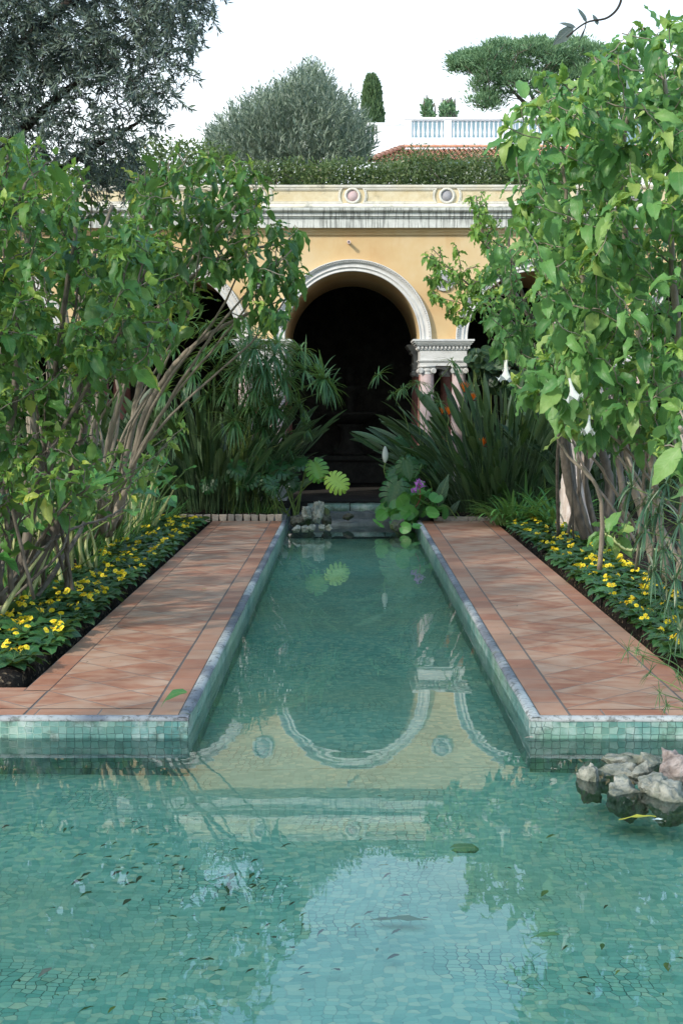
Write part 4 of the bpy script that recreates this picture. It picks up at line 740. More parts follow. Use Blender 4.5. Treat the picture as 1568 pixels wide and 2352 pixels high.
# hanging twig at the top right
b = MB(); tw = thing('overhanging_twig', 'dark twig with a few bluish leaves hanging into the sky at the top right', 'twig', P(1410, 0, 6.0))
b.tube(smooth_path([P(1428, -60, 6), P(1424, 5, 6), P(1395, 40, 6), P(1345, 52, 6), P(1300, 85, 6)], 6), np.linspace(.006, .003, 25), 6); b.tube(smooth_path([P(1345, 52, 6), P(1342, 66, 6), P(1336, 78, 6)], 5), 0.0025, 5); b.build('stem', M['darkbark'], tw)
for pa, pb, w_ in (((1316, 62), (1268, 102), 0.85), ((1346, 52), (1328, 12), 0.5), ((1372, 58), (1362, 28), 0.7), ((1342, 66), (1330, 96), 0.3), ((1322, 64), (1282, 46), 0.45)):
    b = MB(); a_, c_ = P(*pa, 6), P(*pb, 6); place(b, leaf_tpl(0.55 * w_, 6, .4, .1, .02), a_[None], (c_ - a_)[None], np.array([[.3, -1, .3]]), np.linalg.norm(c_ - a_), .2); b.build('leaf', M['L_olive'], tw)

# ---------------- olive upper left ----------------
def olive(name, label, stems, regions, seed, mat, size, per, sprays=True, hang=0.5, rtip=0.004, kb=3, root=None):
    rs = np.random.RandomState(seed); st = [([P(*p) for p in pts], r0, r1) for pts, r0, r1 in stems]; rt = st[0][0][0]; t_ = thing(name, label, 'tree', rt)
    tips = np.concatenate([samp(pl, n, a, c, rs) for pl, a, c, n in regions]); b = MB(); ends = branching(b, st, tips, rs, rtip=rtip, kb=kb, up=-hang, droop_tip=0.1 * hang); b.build('trunk', M['darkbark'], t_)
    pos, d, s_ = [], [], []
    for q in ends:
        T = nz(q[-1] - q[-2]); n = rs.randint(*per); base = q[-1]; L = rs.uniform(0.22, 0.4); tw_ = nz(T + np.array([0, 0, -hang]) + rs.normal(0, .35, 3))
        for k in range(n):
            f = k / n; p = base + tw_ * L * (f - 0.5); sd = nz(rs.normal(0, 1, 3)); pos.append(p); d.append(nz(sd * 0.8 + tw_ * 0.9)); s_.append(rs.uniform(*size))
    b = MB(); N = len(pos); place(b, flat_tpl(0.2), np.array(pos), np.array(d), rs.normal(0, 1, (N, 3)), np.array(s_), np.clip(rs.normal(.45, .25, N), 0, 1)); b.build('crown', M[mat], t_)
    return t_
olive('olive_tree', 'dark olive tree hanging into the sky at the upper left, small narrow leaves', [([(-420, 1150, 15), (-300, 800, 14.8), (-150, 500, 14.6), (50, 300, 14.3), (220, 150, 14)], 0.16, 0.02), ([(-300, 800, 14.8), (-100, 350, 14.3), (100, 50, 14), (350, -60, 13.8)], 0.1, 0.02), ([(-150, 500, 14.6), (80, 420, 14.4), (230, 330, 14.2), (320, 280, 14)], 0.06, 0.012), ([(-300, 780, 14.9), (-200, 300, 14.6), (-100, -200, 14.3), (150, -400, 14)], 0.1, 0.03)],
    [([(-260, -160), (520, -160), (500, 10), (470, 75), (440, 120), (420, 200), (400, 225), (360, 300), (310, 340), (200, 345), (80, 400), (-260, 520)], 12.8, 15.2, 1450), ([(60, 240), (430, 60), (470, -160), (-260, -160), (-260, 300)], 13, 15, 800), ([(200, 340), (330, 350), (330, 440), (180, 430)], 13.6, 15, 70)], 31, 'L_olive', (0.055, 0.095), (28, 40))
# silver bush on the terrace
def dome(name, label, poly, Y0, Y1, seed, n, mat, size, cat='tree', wid=0.2, up=1.0, core=True, zb=4.3, ls=0.4, cmat='L_hedge'):
    rs = np.random.RandomState(seed); poly = np.array(poly, float); pts = samp(poly, n, Y0, Y1, rs); c = np.array(P(poly[:, 0].mean(), poly[:, 1].max() - 10, (Y0 + Y1) / 2)); t_ = thing(name, label, cat, (c[0], c[1], min(c[2], zb)))
    # pull depth in towards the middle near the outline so the mass is rounded
    lo, hi = poly.min(0), poly.max(0)
    d = nz(nz(pts - c) * 0.7 + np.array([0, 0, up]) + rs.normal(0, .25, (n, 3))); m = 12; b = MB(); L = rs.uniform(.5, 1.2, n) * ls; F_ = np.linspace(0, 1, m)
    pos = (pts[:, None] + d[:, None] * (L[:, None] * F_[None])[..., None]).reshape(-1, 3); sd = nz(rs.normal(0, 1, (n * m, 3))); dd = nz(np.repeat(d, m, 0) * 1.2 + sd * .8)
    place(b, flat_tpl(wid), pos, dd, rs.normal(0, 1, (n * m, 3)), rs.uniform(*size, n * m), np.clip(rs.normal(.5, .25, n * m), 0, 1)); b.build('crown', M[mat], t_)
    b = MB(); 
    for k in range(14):
        q = pts[rs.randint(n)]; b.tube(smooth_path([np.array([c[0] + rs.uniform(-.3, .3), c[1], zb]), (c + q) / 2 + rs.normal(0, .15, 3), q], 6), np.linspace(.07, .012, 13), 5)
    b.build('trunk', M['bark'], t_); return t_
dome('olive_bush', 'rounded silvery grey olive bush rising above the loggia, left of the cypress', [(490, 385), (495, 320), (520, 300), (565, 275), (600, 245), (640, 225), (680, 200), (712, 175), (745, 200), (765, 235), (800, 262), (825, 290), (830, 320), (845, 360), (830, 390), (600, 390)], 26.0, 30.0, 41, 3300, 'L_olive2', (0.07, 0.15), zb=4.0, ls=0.38)
# ---------------- cypress, pines ----------------
def cypress():
    rs = np.random.RandomState(6); Y0 = 80.0; b_ = P(856, 300, Y0); top = P(853, 180, Y0); t_ = thing('cypress', 'slim dark columnar cypress standing behind the olive bush', 'tree', (b_[0], b_[1], 6)); n = 9000; u = rs.uniform(-0.5, 1, n); H = top[2] - b_[2]
    r_ = 0.50 * np.interp(u, [-.5, 0, .35, .7, .9, 1], [1.0, 1.02, 1.0, .85, .55, .15]); a = rs.uniform(0, 6.28, n); q = r_ * rs.uniform(.75, 1.03, n) * (1 + .06 * np.sin(9 * u + 3 * a)); pos = np.stack([b_[0] + (top[0] - b_[0]) * u + q * np.cos(a), b_[1] + q * np.sin(a), b_[2] + H * u], -1)
    b = MB(); place(b, flat_tpl(.35), pos, np.stack([np.cos(a) * .3, np.sin(a) * .3, np.ones(n)], -1) + rs.normal(0, .2, (n, 3)), rs.normal(0, 1, (n, 3)), rs.uniform(.2, .4, n), rs.uniform(0, 1, n)); b.build('crown', M['L_cyp'], t_)
    b = MB(); b.tube([(b_[0], b_[1], 5.5), (b_[0], b_[1], 8), (top[0], top[1], top[2] - .4)], [.2, .15, .03], 8); b.build('trunk', M['darkbark'], t_)
cypress()
def stone_pine():
    rs = np.random.RandomState(8); Y0 = 90.0; t_ = thing('umbrella_pine', 'flat topped umbrella pine with spreading bare limbs, beyond the balustrade', 'tree', (*P(1262, 330, Y0)[:2], 6.5)); b = MB(); base = P(1262, 400, Y0); base[2] = 6.0; fork = P(1252, 262, Y0)
    st = [([base, P(1262, 330, Y0), fork], .42, .30)]
    tips = []
    while len(tips) < 520:
        x = rs.uniform(1042, 1480); c = (x - 1245) / 205; top = 98 + 48 * abs(c) ** 3 + 5 * math.sin(x * .07); bot = 215 - 62 * abs(c) ** 2.5 + 12 * math.sin(x * .11)
        if bot < top + 4 or abs(c) > 1.02: continue
        f = rs.uniform() ** 1.5; y = top + (bot - top) * f; dep = 4.2 * math.sqrt(max(0, 1 - min(1, abs(c)) ** 2)); tips.append(P(x, y, Y0 + rs.uniform(-dep, dep)))
    for x, y in zip(rs.uniform(1085, 1150, 30), rs.uniform(208, 252, 30)): tips.append(P(x, y, Y0 - rs.uniform(0, 3)))
    for x, y in zip(rs.uniform(1240, 1400, 50), rs.uniform(190, 270, 50)): tips.append(P(x, y, Y0 + rs.uniform(0, 3)))
    for px, py in ((1160, 190), (1200, 175), (1250, 160), (1320, 170), (1370, 180)): st.append(([fork, (fork + P(px, py, Y0)) / 2 + [0, 0, -.3], P(px, py, Y0 + rs.uniform(-2, 2))], .20, .06))
    tips = np.array(tips); branching(b, st, tips, rs, rtip=.025, kb=5, up=.5); b.build('trunk', M['bark'], t_)
    b = MB(); m = 75; N = len(tips) * m; rad = np.repeat(rs.uniform(.3, .55, len(tips)), m)[:, None]; o = rs.normal(0, 1, (N, 3)) * [.55, .55, .30] * rad; pos = np.repeat(tips, m, 0) + o; d = nz(o + [0, 0, .45]) + rs.normal(0, .25, (N, 3)); place(b, flat_tpl(.22), pos, d, rs.normal(0, 1, (N, 3)), rs.uniform(.2, .36, N), np.clip(rs.normal(.45, .22, N) + np.repeat(rs.normal(0, .15, len(tips)), m), 0, 1)); b.build('crown', M['L_pine'], t_)
stone_pine()
for k, (x, y0, y1, w_, lb) in enumerate(((984, 236, 268, 12, 'small roundish treetop just above the balustrade, nearest the cypress'), (1030, 242, 268, 16, 'small open treetop above the balustrade, to the right of the rounder one'))):
    dome('distant_tree', lb, [(x - w_, y1 + 8), (x - w_, y0 + 14), (x, y0), (x + w_ * .6, y0 + 10), (x + w_, y1 + 8)], 74, 76, 60 + k, 60, 'L_pine', (0.15, 0.3), zb=6.6, wid=.4, ls=.25)
# hedges on the loggia roof
def hedge(name, label, x0, x1, y0, y1, ztop, seed, n, mat='L_hedge', size=(.035, .075), zb=4.08):
    rs = np.random.RandomState(seed); t_ = thing(name, label, 'hedge', ((x0 + x1) / 2, (y0 + y1) / 2, zb)); X = rs.uniform(x0, x1, n); Y_ = y0 + (y1 - y0) * rs.uniform(0, 1, n) ** 1.6; top = ztop(X) + .05 * np.sin(X * 7 + Y_ * 5) + rs.uniform(-.05, .04, n); u = rs.uniform(0, 1, n) ** .8; Z = zb + (top - zb) * u; Y_ = Y_ + .08 * np.sin(X * 5) * u
    b = MB(); place(b, flat_tpl(.42), np.stack([X, Y_, Z], -1), rs.normal(0, 1, (n, 3)) + [0, -.4, .5], rs.normal(0, 1, (n, 3)) + [0, -.6, .6], rs.uniform(*size, n), np.clip(rs.normal(.45, .24, n), 0, 1)); b.build('foliage', M[mat], t_)
    b = MB()
    for k in range(int((x1 - x0) * 5)):
        x = rs.uniform(x0, x1); y = rs.uniform(y0 + .05, y1); h = float(ztop(np.array([x]))[0]) - zb; b.tube(smooth_path([(x, y, zb - .05), (x + rs.normal(0, .1), y + rs.normal(0, .06), zb + h * .5), (x + rs.normal(0, .2), y + rs.normal(0, .1), zb + h * rs.uniform(.75, 1.0))], 4), np.linspace(.014, .005, 9), 4)
    b.build('stems', M['bark'], t_); return t_
hz = lambda py, Y_: P(797, py, Y_)[2]
def ztopA(X): return np.interp(X, [-1.5, -.84, -.2, .46, .70, 1.0, 1.85, 2.1, 2.7, 4], [*[hz(q, 20.5) for q in (370, 380, 377, 380, 370, 368, 370, 378, 380, 380)]])
hedge('clipped_hedge', 'dark green clipped hedge growing along the top of the loggia parapet', -1.35, 4.0, 20.15, 21.2, ztopA, 51, 34000)
hedge('clipped_hedge', 'smoother rounded hedge mound rising just behind the parapet hedge, below the tiled roof', .28, 3.0, 21.4, 22.8, lambda X: hz(354, 22.0) - .11 * (X - 1.35) ** 2, 52, 12000, 'L_hedge', (.03, .06))
hedge('clipped_hedge', 'dark hedge on the loggia roof half hidden behind the left shrub', -6.4, -1.4, 20.2, 21.8, lambda X: hz(360, 20.5) + .25 * np.sin(X * 2), 53, 16000, 'L_hedge', (.05, .1))

# ---------------- terrace, balustrade, tiled roof ----------------
def balustrade(name, label, xs0, xs1, Y0, ytop, ybot, ybase, posts, gate=None):
    o = P((xs0 + xs1) / 2, ybase, Y0); t_ = thing(name, label, 'balustrade', o); zt_, zb_, zz = P(797, ytop, Y0)[2], P(797, ybot, Y0)[2], P(797, ybase, Y0)[2]; X0, X1 = P(xs0, ytop, Y0)[0], P(xs1, ytop, Y0)[0]
    b = MB(); b.box(X0, X1, Y0 - .16, Y0 + .16, zt_ - .09, zt_); b.box(X0 + .02, X1 - .02, Y0 - .12, Y0 + .12, zt_ - .13, zt_ - .09); b.build('rail', M['white'], t_, smooth=False)
    b = MB(); b.box(X0, X1, Y0 - .17, Y0 + .17, zb_ - .25, zb_); b.box(X0 + .03, X1, Y0 - .14, Y0 + .14, zz - .5, zb_ - .25); b.box(X0 - .02, X1, Y0 - .19, Y0 + .19, zb_ - .64, zb_ - .56); b.build('plinth', M['white'], t_, smooth=False)
    pp = [(P(a, ytop, Y0)[0], P(c, ytop, Y0)[0]) for a, c in posts]
    for a, c in pp: b = MB(); b.box(a, c, Y0 - .13, Y0 + .13, zb_, zt_ - .13); b.build('post', M['white'], t_, smooth=False)
    edges = sorted(pp); H = zt_ - .13 - zb_; prof = [(.045, 0), (.045, .05 * H), (.03, .08 * H), (.055, .2 * H), (.066, .34 * H), (.05, .5 * H), (.034, .66 * H), (.03, .82 * H), (.043, .86 * H), (.032, .9 * H), (.045, .95 * H), (.045, H)]
    cur = X0 + .1; segs = []
    for a, c in edges + [(X1, X1)]:
        if a - cur > .25: segs.append((cur, a))
        cur = max(cur, c)
    first = None
    for a, c in segs:
        n = max(1, int(round((c - a) / .19)))
        for k in range(n):
            x = a + (k + .5) * (c - a) / n
            if first is None: b = MB(); b.lathe(prof, (x, Y0, zb_), 10, cap=False); first = b.build('baluster', M['white'], t_); fx = x
            else: q = first.copy(); COL.objects.link(q); q.parent = t_; q.location = (x - fx, 0, 0)
    return t_
balustrade('white_balustrade', 'long white balustrade on the upper terrace, right of the step in its rail', 927, 1420, 65.0, 271, 318, 343, [(927, 945), (1019, 1036), (1159, 1177), (1300, 1318), (1402, 1420)])
balustrade('white_balustrade', 'lower short length of white balustrade beside the olive bush', 700, 927, 66.0, 283, 325, 350, [(866, 926), (700, 716)])
# pale pavilion wall seen between the balusters
th = thing('terrace_house', 'blue grey house wall seen between the white balusters', 'building', (*P(1170, 330, 70)[:2], 6.5)); b = MB(); a_, c_ = P(935, 276, 70), P(1500, 276, 70); b.box(a_[0], c_[0], 70, 74, 5.5, a_[2]); b.build('wall', M['bluewall'], th, smooth=False); b = MB(); b.box(a_[0] - .1, c_[0] + .1, 69.9, 74.1, a_[2], a_[2] + .08); b.build('coping', M['white'], th, smooth=False)
def tiled_roof():
    Y1, Y0 = 62.0, 57.0; zr = P(797, 343, Y1)[2]; ze = P(797, 372, Y0)[2]; xh = P(925, 343, Y1)[0]; xl_ = P(848, 360, Y0 + 1)[0]; xr_ = P(1600, 343, Y1)[0]; t_ = thing('tiled_outbuilding', 'low building with a curved clay tile roof below the white balustrade', 'building', ((xh + xr_) / 2, 60, 5.5))
    b = MB(); pt = .21; n = int((xr_ - xl_) / pt); rs = np.random.RandomState(4); rows = 9
    for k in range(n):
        x = xl_ + (k + .5) * pt
        for r_ in range(rows):
            f0, f1 = r_ / rows, (r_ + 1.12) / rows; f0l = f0
            lim = np.clip((x - xl_) / (xh - xl_), 0, 1) if x < xh else 1.0   # hip on the left
            if f0 > lim: continue
            f1 = min(f1, lim + .02); ya, yb_ = Y0 + (Y1 - Y0) * f0, Y0 + (Y1 - Y0) * f1; za, zb_ = ze + (zr - ze) * f0 + .03, ze + (zr - ze) * f1; a = np.linspace(0, math.pi, 7); ra, rb = .092, .076; j = rs.uniform(-.008, .008)
            V = [(x + j + ra * math.cos(t), ya, za + ra * math.sin(t)) for t in a] + [(x + j + rb * math.cos(t), yb_, zb_ + rb * math.sin(t)) for t in a]; i = np.arange(6); b.add(V, np.stack([i, i + 1, i + 8, i + 7], -1), None, rs.uniform())
    for r_ in range(int((xr_ - xh) / .4)): x = xh + r_ * .4; a = np.linspace(0, math.pi, 7); V = [(x, Y1 + .11 * math.cos(t), zr + .09 + .1 * math.sin(t)) for t in a] + [(x + .42, Y1 + .10 * math.cos(t), zr + .09 + .09 * math.sin(t)) for t in a]; i = np.arange(6); b.add(V, np.stack([i, i + 7, i + 8, i + 1], -1))
    for q in range(8):
        f = q / 8; p0 = np.array([xl_ + (xh - xl_) * f, Y0 + (Y1 - Y0) * f, ze + (zr - ze) * f + .1]); p1 = np.array([xl_ + (xh - xl_) * (f + .14), Y0 + (Y1 - Y0) * (f + .14), ze + (zr - ze) * (f + .14) + .09]); b.tube([p0, p1], [.12, .10], 10)
    b.add([(xl_, Y0, ze), (xr_, Y0, ze), (xr_, Y1, zr), (xh, Y1, zr)], np.array([[0, 1, 2, 3]])); b.build('roof', M['roof'], t_, smooth=True); b = MB(); b.box(xl_ + .3, xr_, Y0 + .3, 63.2, 5.0, ze - .02); b.build('wall', M['white'], t_, smooth=False)
tiled_roof()

# two unseen crowns over the left bed dapple the walks; a third added for shade
for k, (x, y, z, lb) in enumerate(((-4.7, 3.6, 5.2, 'shade tree near the camera end of the left bed'), (-5.3, 8.2, 6.0, 'shade tree farther along behind the left shrubs'), (-6.7, 13.3, 5.9, 'unseen shade tree added by the left end of the loggia'))):
    rs = np.random.RandomState(300 + k); t_ = thing('shade_tree', lb, 'tree', (x, y, -.1)); b = MB(); n = 110; tips = rs.normal(0, 1, (n, 3)); tips = nz(tips) * rs.uniform(.35, 1, (n, 1)) ** .5 * [1.9, 2.6, 1.5] + [x, y, z]
    ends = branching(b, [([np.array([x, y, -.1]), np.array([x + .1, y - .1, z * .4]), np.array([x, y, z])], .16, .05)], tips, rs, rtip=.006); b.build('trunk', M['bark'], t_); f, yv = MB(), MB(); leafy(f, yv, ends, rs, size=(.10, .22), per=(14, 20), span=.9, yfrac=0); f.build('crown', M['L_left'], t_)
# ---------------- sedges ----------------
def sedge(name, label, base, umbels, seed, R_=0.24, nb=20, mat='L_sedge', wid=0.014, stemr=0.005, group=None, droop=1.2, extra=0):
    rs = np.random.RandomState(seed); base = np.array(base, float); t_ = thing(name, label, 'plant', base, group); b = MB(); st = MB()
    for u in umbels:
        px, py, Y_ = u[:3]; sc = u[3] if len(u) > 3 else 1.0; p = P(px, py, Y_); r0 = base + np.array([rs.normal(0, .12), rs.normal(0, .12), 0]); mid = (r0 + p) / 2 + np.array([(r0[0] - p[0]) * .25, (r0[1] - p[1]) * .2, abs(p[2] - r0[2]) * .22]); q = smooth_path([r0, mid, p], 8); st.tube(q, np.linspace(stemr * 1.3, stemr * .7, len(q)), 5)
        n = nb; T = nz(q[-1] - q[-2]); A = nz(np.cross(T, [.2, .1, 1.01])); B = np.cross(T, A); a = np.arange(n) * 2.399 + rs.uniform(0, 6); el = rs.uniform(-.1, .55, n); d = A[None] * np.cos(a)[:, None] + B[None] * np.sin(a)[:, None] + T[None] * el[:, None]
        ribbons(b, np.repeat(p[None], n, 0), d, R_ * sc * rs.uniform(.75, 1.15, n), wid, 6, droop * rs.uniform(.6, 1.3, n), .3, np.array([.5, .9, 1, .95, .8, .5, .08]), np.clip(rs.normal(.5, .22, n), 0, 1))
        m = 10; place(b, flat_tpl(.3), p + rs.normal(0, .07, (m, 3)) * R_, rs.normal(0, 1, (m, 3)) + [0, 0, 1.2], rs.normal(0, 1, (m, 3)), rs.uniform(.10, .2, m) * R_, .95)
    st.build('stem', M['greenstem'], t_); b.build('foliage', M[mat], t_); return t_
rs = np.random.RandomState(77)
um = [(565, 800, 18.2, 1.3), (520, 782, 18.4, 1.1), (610, 785, 18.6, 1.1), (660, 835, 18.4, 1.2), (700, 850, 18.2, 1.2), (735, 872, 18.0, 1.1), (690, 805, 18.5, 1.1), (640, 860, 18.8, 1), (525, 890, 18.3, 1), (600, 905, 18.8, 1), (540, 965, 17.9, 1.1), (405, 985, 17.9, 1.1), (445, 860, 18.2, 1.1), (400, 800, 18.4, 1.1), (470, 810, 18.4, 1.2), (350, 830, 18.6, 1.1), (690, 935, 18.6, .8), (655, 1015, 18.6, .8), (480, 905, 18.5, 1), (575, 850, 18.8, 1.1), (430, 740, 18.6, 1.0), (480, 745, 18.7, 1.1), (550, 745, 18.6, 1.1), (495, 850, 18.6, 1), (380, 900, 18.2, 1), (700, 980, 18.5, .6), (585, 800, 17.7, 1.1), (630, 815, 17.8, 1.1), (560, 835, 17.8, 1.1), (610, 850, 17.7, 1.1), (655, 870, 17.8, .9), (585, 890, 17.8, 1.0), (625, 930, 17.8, .9), (745, 870, 17.9, 1.0), (760, 890, 18.0, .8), (575, 770, 18.1, 1.2), (640, 790, 18.2, 1.1), (590, 835, 18.1, 1.1), (620, 880, 18.3, 1.0), (575, 930, 18.2, 1), (635, 935, 18.4, .9), (605, 980, 18.3, .9), (650, 890, 18.5, 1.0), (545, 850, 18.2, 1.0), (600, 1030, 18.3, .8)]
sedge('umbrella_sedge', 'large umbrella sedge arching in front of the left pier and the dark middle arch', (-1.3, 18.7, .03), um, 71, .36, 34, wid=.025, droop=.95)
sedge('umbrella_sedge', 'low umbrella sedge tuft at the foot of the left pier beside the split leaves', (-1.0, 18.6, .03), [(525, 1090, 18.4, 1), (560, 1075, 18.5, 1), (600, 1095, 18.3, .9), (500, 1070, 18.6, 1), (630, 1120, 18.2, .7), (475, 1095, 18.3, .9), (545, 1115, 18.1, .7)], 72, .24, 18, wid=.018)
sedge('umbrella_sedge', 'thin umbrella sedge leaning into the dark arch from the right, by the columns', (.98, 18.7, .03), [(868, 862, 18.8, .9), (900, 905, 18.7, .45), (925, 893, 18.6, .9), (960, 880, 18.5, 1.1), (1038, 832, 18.8, 1.1), (1010, 925, 18.4, .9), (985, 905, 18.6, .7), (935, 1040, 18.3, .8)], 73, .26, 20, wid=.017)
sedge('umbrella_sedge', 'small yellowish umbrella sedge shoot above the violet flower', (1.0, 18.1, .03), [(963, 1080, 17.9, 1)], 74, .15, 12, wid=.012, droop=.1)
sedge('umbrella_sedge', 'thin stalked sedge with small bleached tufts leaning over the near right walk', Gp(1640, 1750, -.12), [(1440, 1492, 6.2, 1), (1475, 1510, 6.25, .8), (1490, 1547, 6.3, 1), (1462, 1490, 6.15, .6), (1513, 1590, 6.3, 1), (1540, 1500, 6.2, 1), (1555, 1558, 6.3, .9), (1530, 1620, 6.35, .7), (1575, 1640, 6.2, .7)], 75, .075, 12, wid=.004, stemr=.0026, droop=.5)
sedge('umbrella_sedge', 'dark bushy umbrella sedge at the right edge above the primroses', (2.35, 8.3, .02), [(1450, 1120, 8.4, 1), (1490, 1150, 8.3, 1.1), (1530, 1110, 8.2, 1.1), (1480, 1220, 8.2, 1), (1520, 1260, 8.1, 1.1), (1560, 1200, 8.0, 1.1), (1500, 1310, 8.0, 1), (1550, 1330, 7.9, 1), (1580, 1390, 7.9, 1), (1530, 1380, 8.0, .8), (1570, 1280, 8, 1), (1560, 1450, 7.8, .8), (1510, 1180, 8.3, 1)], 76, .21, 20, wid=.012, mat='L_sedge_dark')

# ---------------- bird of paradise ----------------
def strelitzia(name, label, base, rad, n, H, seed, lean, mat='L_strel', spread=.5, bl=(.36, .58), wd=.085):
    rs = np.random.RandomState(seed); base = np.array(base, float); t_ = thing(name, label, 'plant', base); st, b = MB(), MB(); a = rs.uniform(0, 6.28, n); r_ = rad * np.sqrt(rs.uniform(0, 1, n)); p0 = base + np.stack([r_ * np.cos(a), r_ * np.sin(a) * .7, np.zeros(n)], -1); out = np.stack([np.cos(a), np.sin(a), np.zeros(n)], -1) * (r_ / rad)[:, None]
    d = nz(out * spread + np.array([0, 0, 1.0]) + np.array(lean) + rs.normal(0, .10, (n, 3))); h = H * rs.uniform(.12, 1.0, n); h *= 1 - .25 * (r_ / rad)
    for k in range(n): q = smooth_path([p0[k], p0[k] + d[k] * h[k] * .5 + [0, 0, .03], p0[k] + d[k] * h[k] + out[k] * .08], 4); st.tube(q, np.linspace(.010, .005, len(q)), 5)
    e = p0 + d * h[:, None] + out * .08; K = 8; pr = np.sin(np.linspace(.12, math.pi - .03, K + 1)) ** .75; ribbons(b, e, nz(d + out * .4), rs.uniform(*bl, n), wd * rs.uniform(.75, 1.15, n), K, rs.uniform(.1, .7, n), .45, pr, np.clip(rs.normal(.45, .25, n), 0, 1), side=nz(np.cross(d, rs.normal(0, 1, (n, 3)))))
    st.build('stem', M['L_strel'], t_); b.build('foliage', M[mat], t_); return t_
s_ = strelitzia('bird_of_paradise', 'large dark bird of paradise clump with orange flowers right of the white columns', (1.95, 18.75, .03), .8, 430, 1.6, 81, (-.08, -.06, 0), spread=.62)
def bop_flower(parent, px, py, Y_, f=1.0):
    p = P(px, py, Y_); o = MB(); base = np.array(org(parent)); o.tube(smooth_path([np.array([base[0] + (p[0] - base[0]) * .4, Y_ + .1, .05]), (p + [0, 0, -.4]), p - np.array([0, 0, .06])], 6), .006, 5)
    stem = o.build('flower_stem', M['greenstem'], parent); b = MB(); n = 6; d = np.stack([np.linspace(-.5, .7, n), np.full(n, -.2), np.ones(n)], -1); ribbons(b, np.repeat((p - [0, 0, .03])[None], n, 0), d, .14 * f, .028, 4, .1, .5, np.array([.4, 1, .9, .6, .05])); b.build('flower', M['orange'], stem)
    b = MB(); ribbons(b, (p - [0, 0, .04])[None], np.array([[.75, -.1, .25]]), .15 * f, .03, 5, .5, .9, np.array([1, .9, .7, .5, .3, .05]), .5); b.build('bract', M['pinkspathe'], stem)
for px, py, Y_, f in ((1065, 895, 18.5, 1), (1030, 948, 18.3, .9), (1015, 945, 18.4, .7), (1109, 1020, 18.2, .9), (1085, 915, 18.6, .8)): bop_flower(s_, px, py, Y_, f)
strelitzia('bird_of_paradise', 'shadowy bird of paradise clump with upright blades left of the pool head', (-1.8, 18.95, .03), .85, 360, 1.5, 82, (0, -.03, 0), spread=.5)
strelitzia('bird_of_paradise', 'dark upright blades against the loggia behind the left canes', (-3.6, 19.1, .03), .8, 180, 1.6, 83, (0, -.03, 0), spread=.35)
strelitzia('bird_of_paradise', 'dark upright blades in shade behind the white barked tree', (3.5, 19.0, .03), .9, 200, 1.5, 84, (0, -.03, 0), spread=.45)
# single broad leaves at the clump's edge
def broadleaf(name, label, items, mat, seed, cat='plant', tpl=None, petr=.006):
    rs = np.random.RandomState(seed); p0 = np.array(items[0][0], float); t_ = thing(name, label, cat, p0); b, st = MB(), MB()
    for base, pos, tipd, nrm, sz, wd, rn in items:
        base, pos = np.array(base, float), np.array(pos, float); place(b, tpl or leaf_tpl(.45, 8, .35, .15, .02, seed=rs.randint(99)), pos[None], np.array(tipd, float)[None], np.array(nrm, float)[None], sz, rn, wd); st.tube(smooth_path([base, (base + pos) / 2 + [0, 0, .08], pos], 6), np.linspace(petr * 1.3, petr * .8, 13), 6)
    st.build('stem', M['greenstem'], t_); b.build('foliage', M[mat], t_); return t_
broadleaf('bird_of_paradise', 'young plant with one wide pale ribbed leaf beside the violet flower', [((1.35, 18.0, .03), P(1004, 1165, 17.9), (.25, -.05, .9), (-.3, -1, .2), .44, .75, .75), ((1.4, 18.1, .03), P(1030, 1185, 18), (.5, -.1, .8), (-.3, -1, .2), .25, .75, .45)], 'L_strel', 1)
broadleaf('bird_of_paradise', 'single broad leaf leaning down toward the strappy clump at the right', [((2.45, 17.9, .03), P(1245, 1060, 17.7), (.45, -.1, -.9), (-.4, -1, .2), .42, .6, .8)], 'L_strel', 2)
# dark climbing leaves beside the right arch
def leafmass(name, label, poly, Y0, Y1, n, seed, mat, size, cat='plant', tpl=BT[2], zb=0.0, hang=.6, rn=.4, face=-1.0):
    rs = np.random.RandomState(seed); pts = samp(poly, n, Y0, Y1, rs); c = pts.mean(0); t_ = thing(name, label, cat, (c[0], c[1], zb)); b = MB(); place(b, tpl, pts, rs.normal(0, .5, (n, 3)) + [0, -.3, -hang], rs.normal(0, .4, (n, 3)) + [0, face, .6], rs.uniform(*size, n), np.clip(rs.normal(rn, .22, n), 0, 1)); b.build('foliage', M[mat], t_)
    st = MB()
    for k in range(min(n // 5, 40)):
        q = pts[rs.randint(n)]; r0 = np.array([c[0] + (q[0] - c[0]) * .5 + rs.normal(0, .05), q[1] + .1, zb]); st.tube(smooth_path([r0, (r0 + q) / 2 + rs.normal(0, .05, 3), q], 5), np.linspace(.012, .004, 11), 5)
    st.build('stem', M['greenstem'], t_); return t_
leafmass('dark_climber', 'dark heart leaved climber in the shade of the right arch above the orange flowers', [(1070, 800), (1160, 790), (1250, 800), (1250, 900), (1200, 930), (1120, 880), (1075, 850)], 19.3, 20.2, 300, 91, 'L_strel', (.1, .18), tpl=disc_tpl(.1, 3))
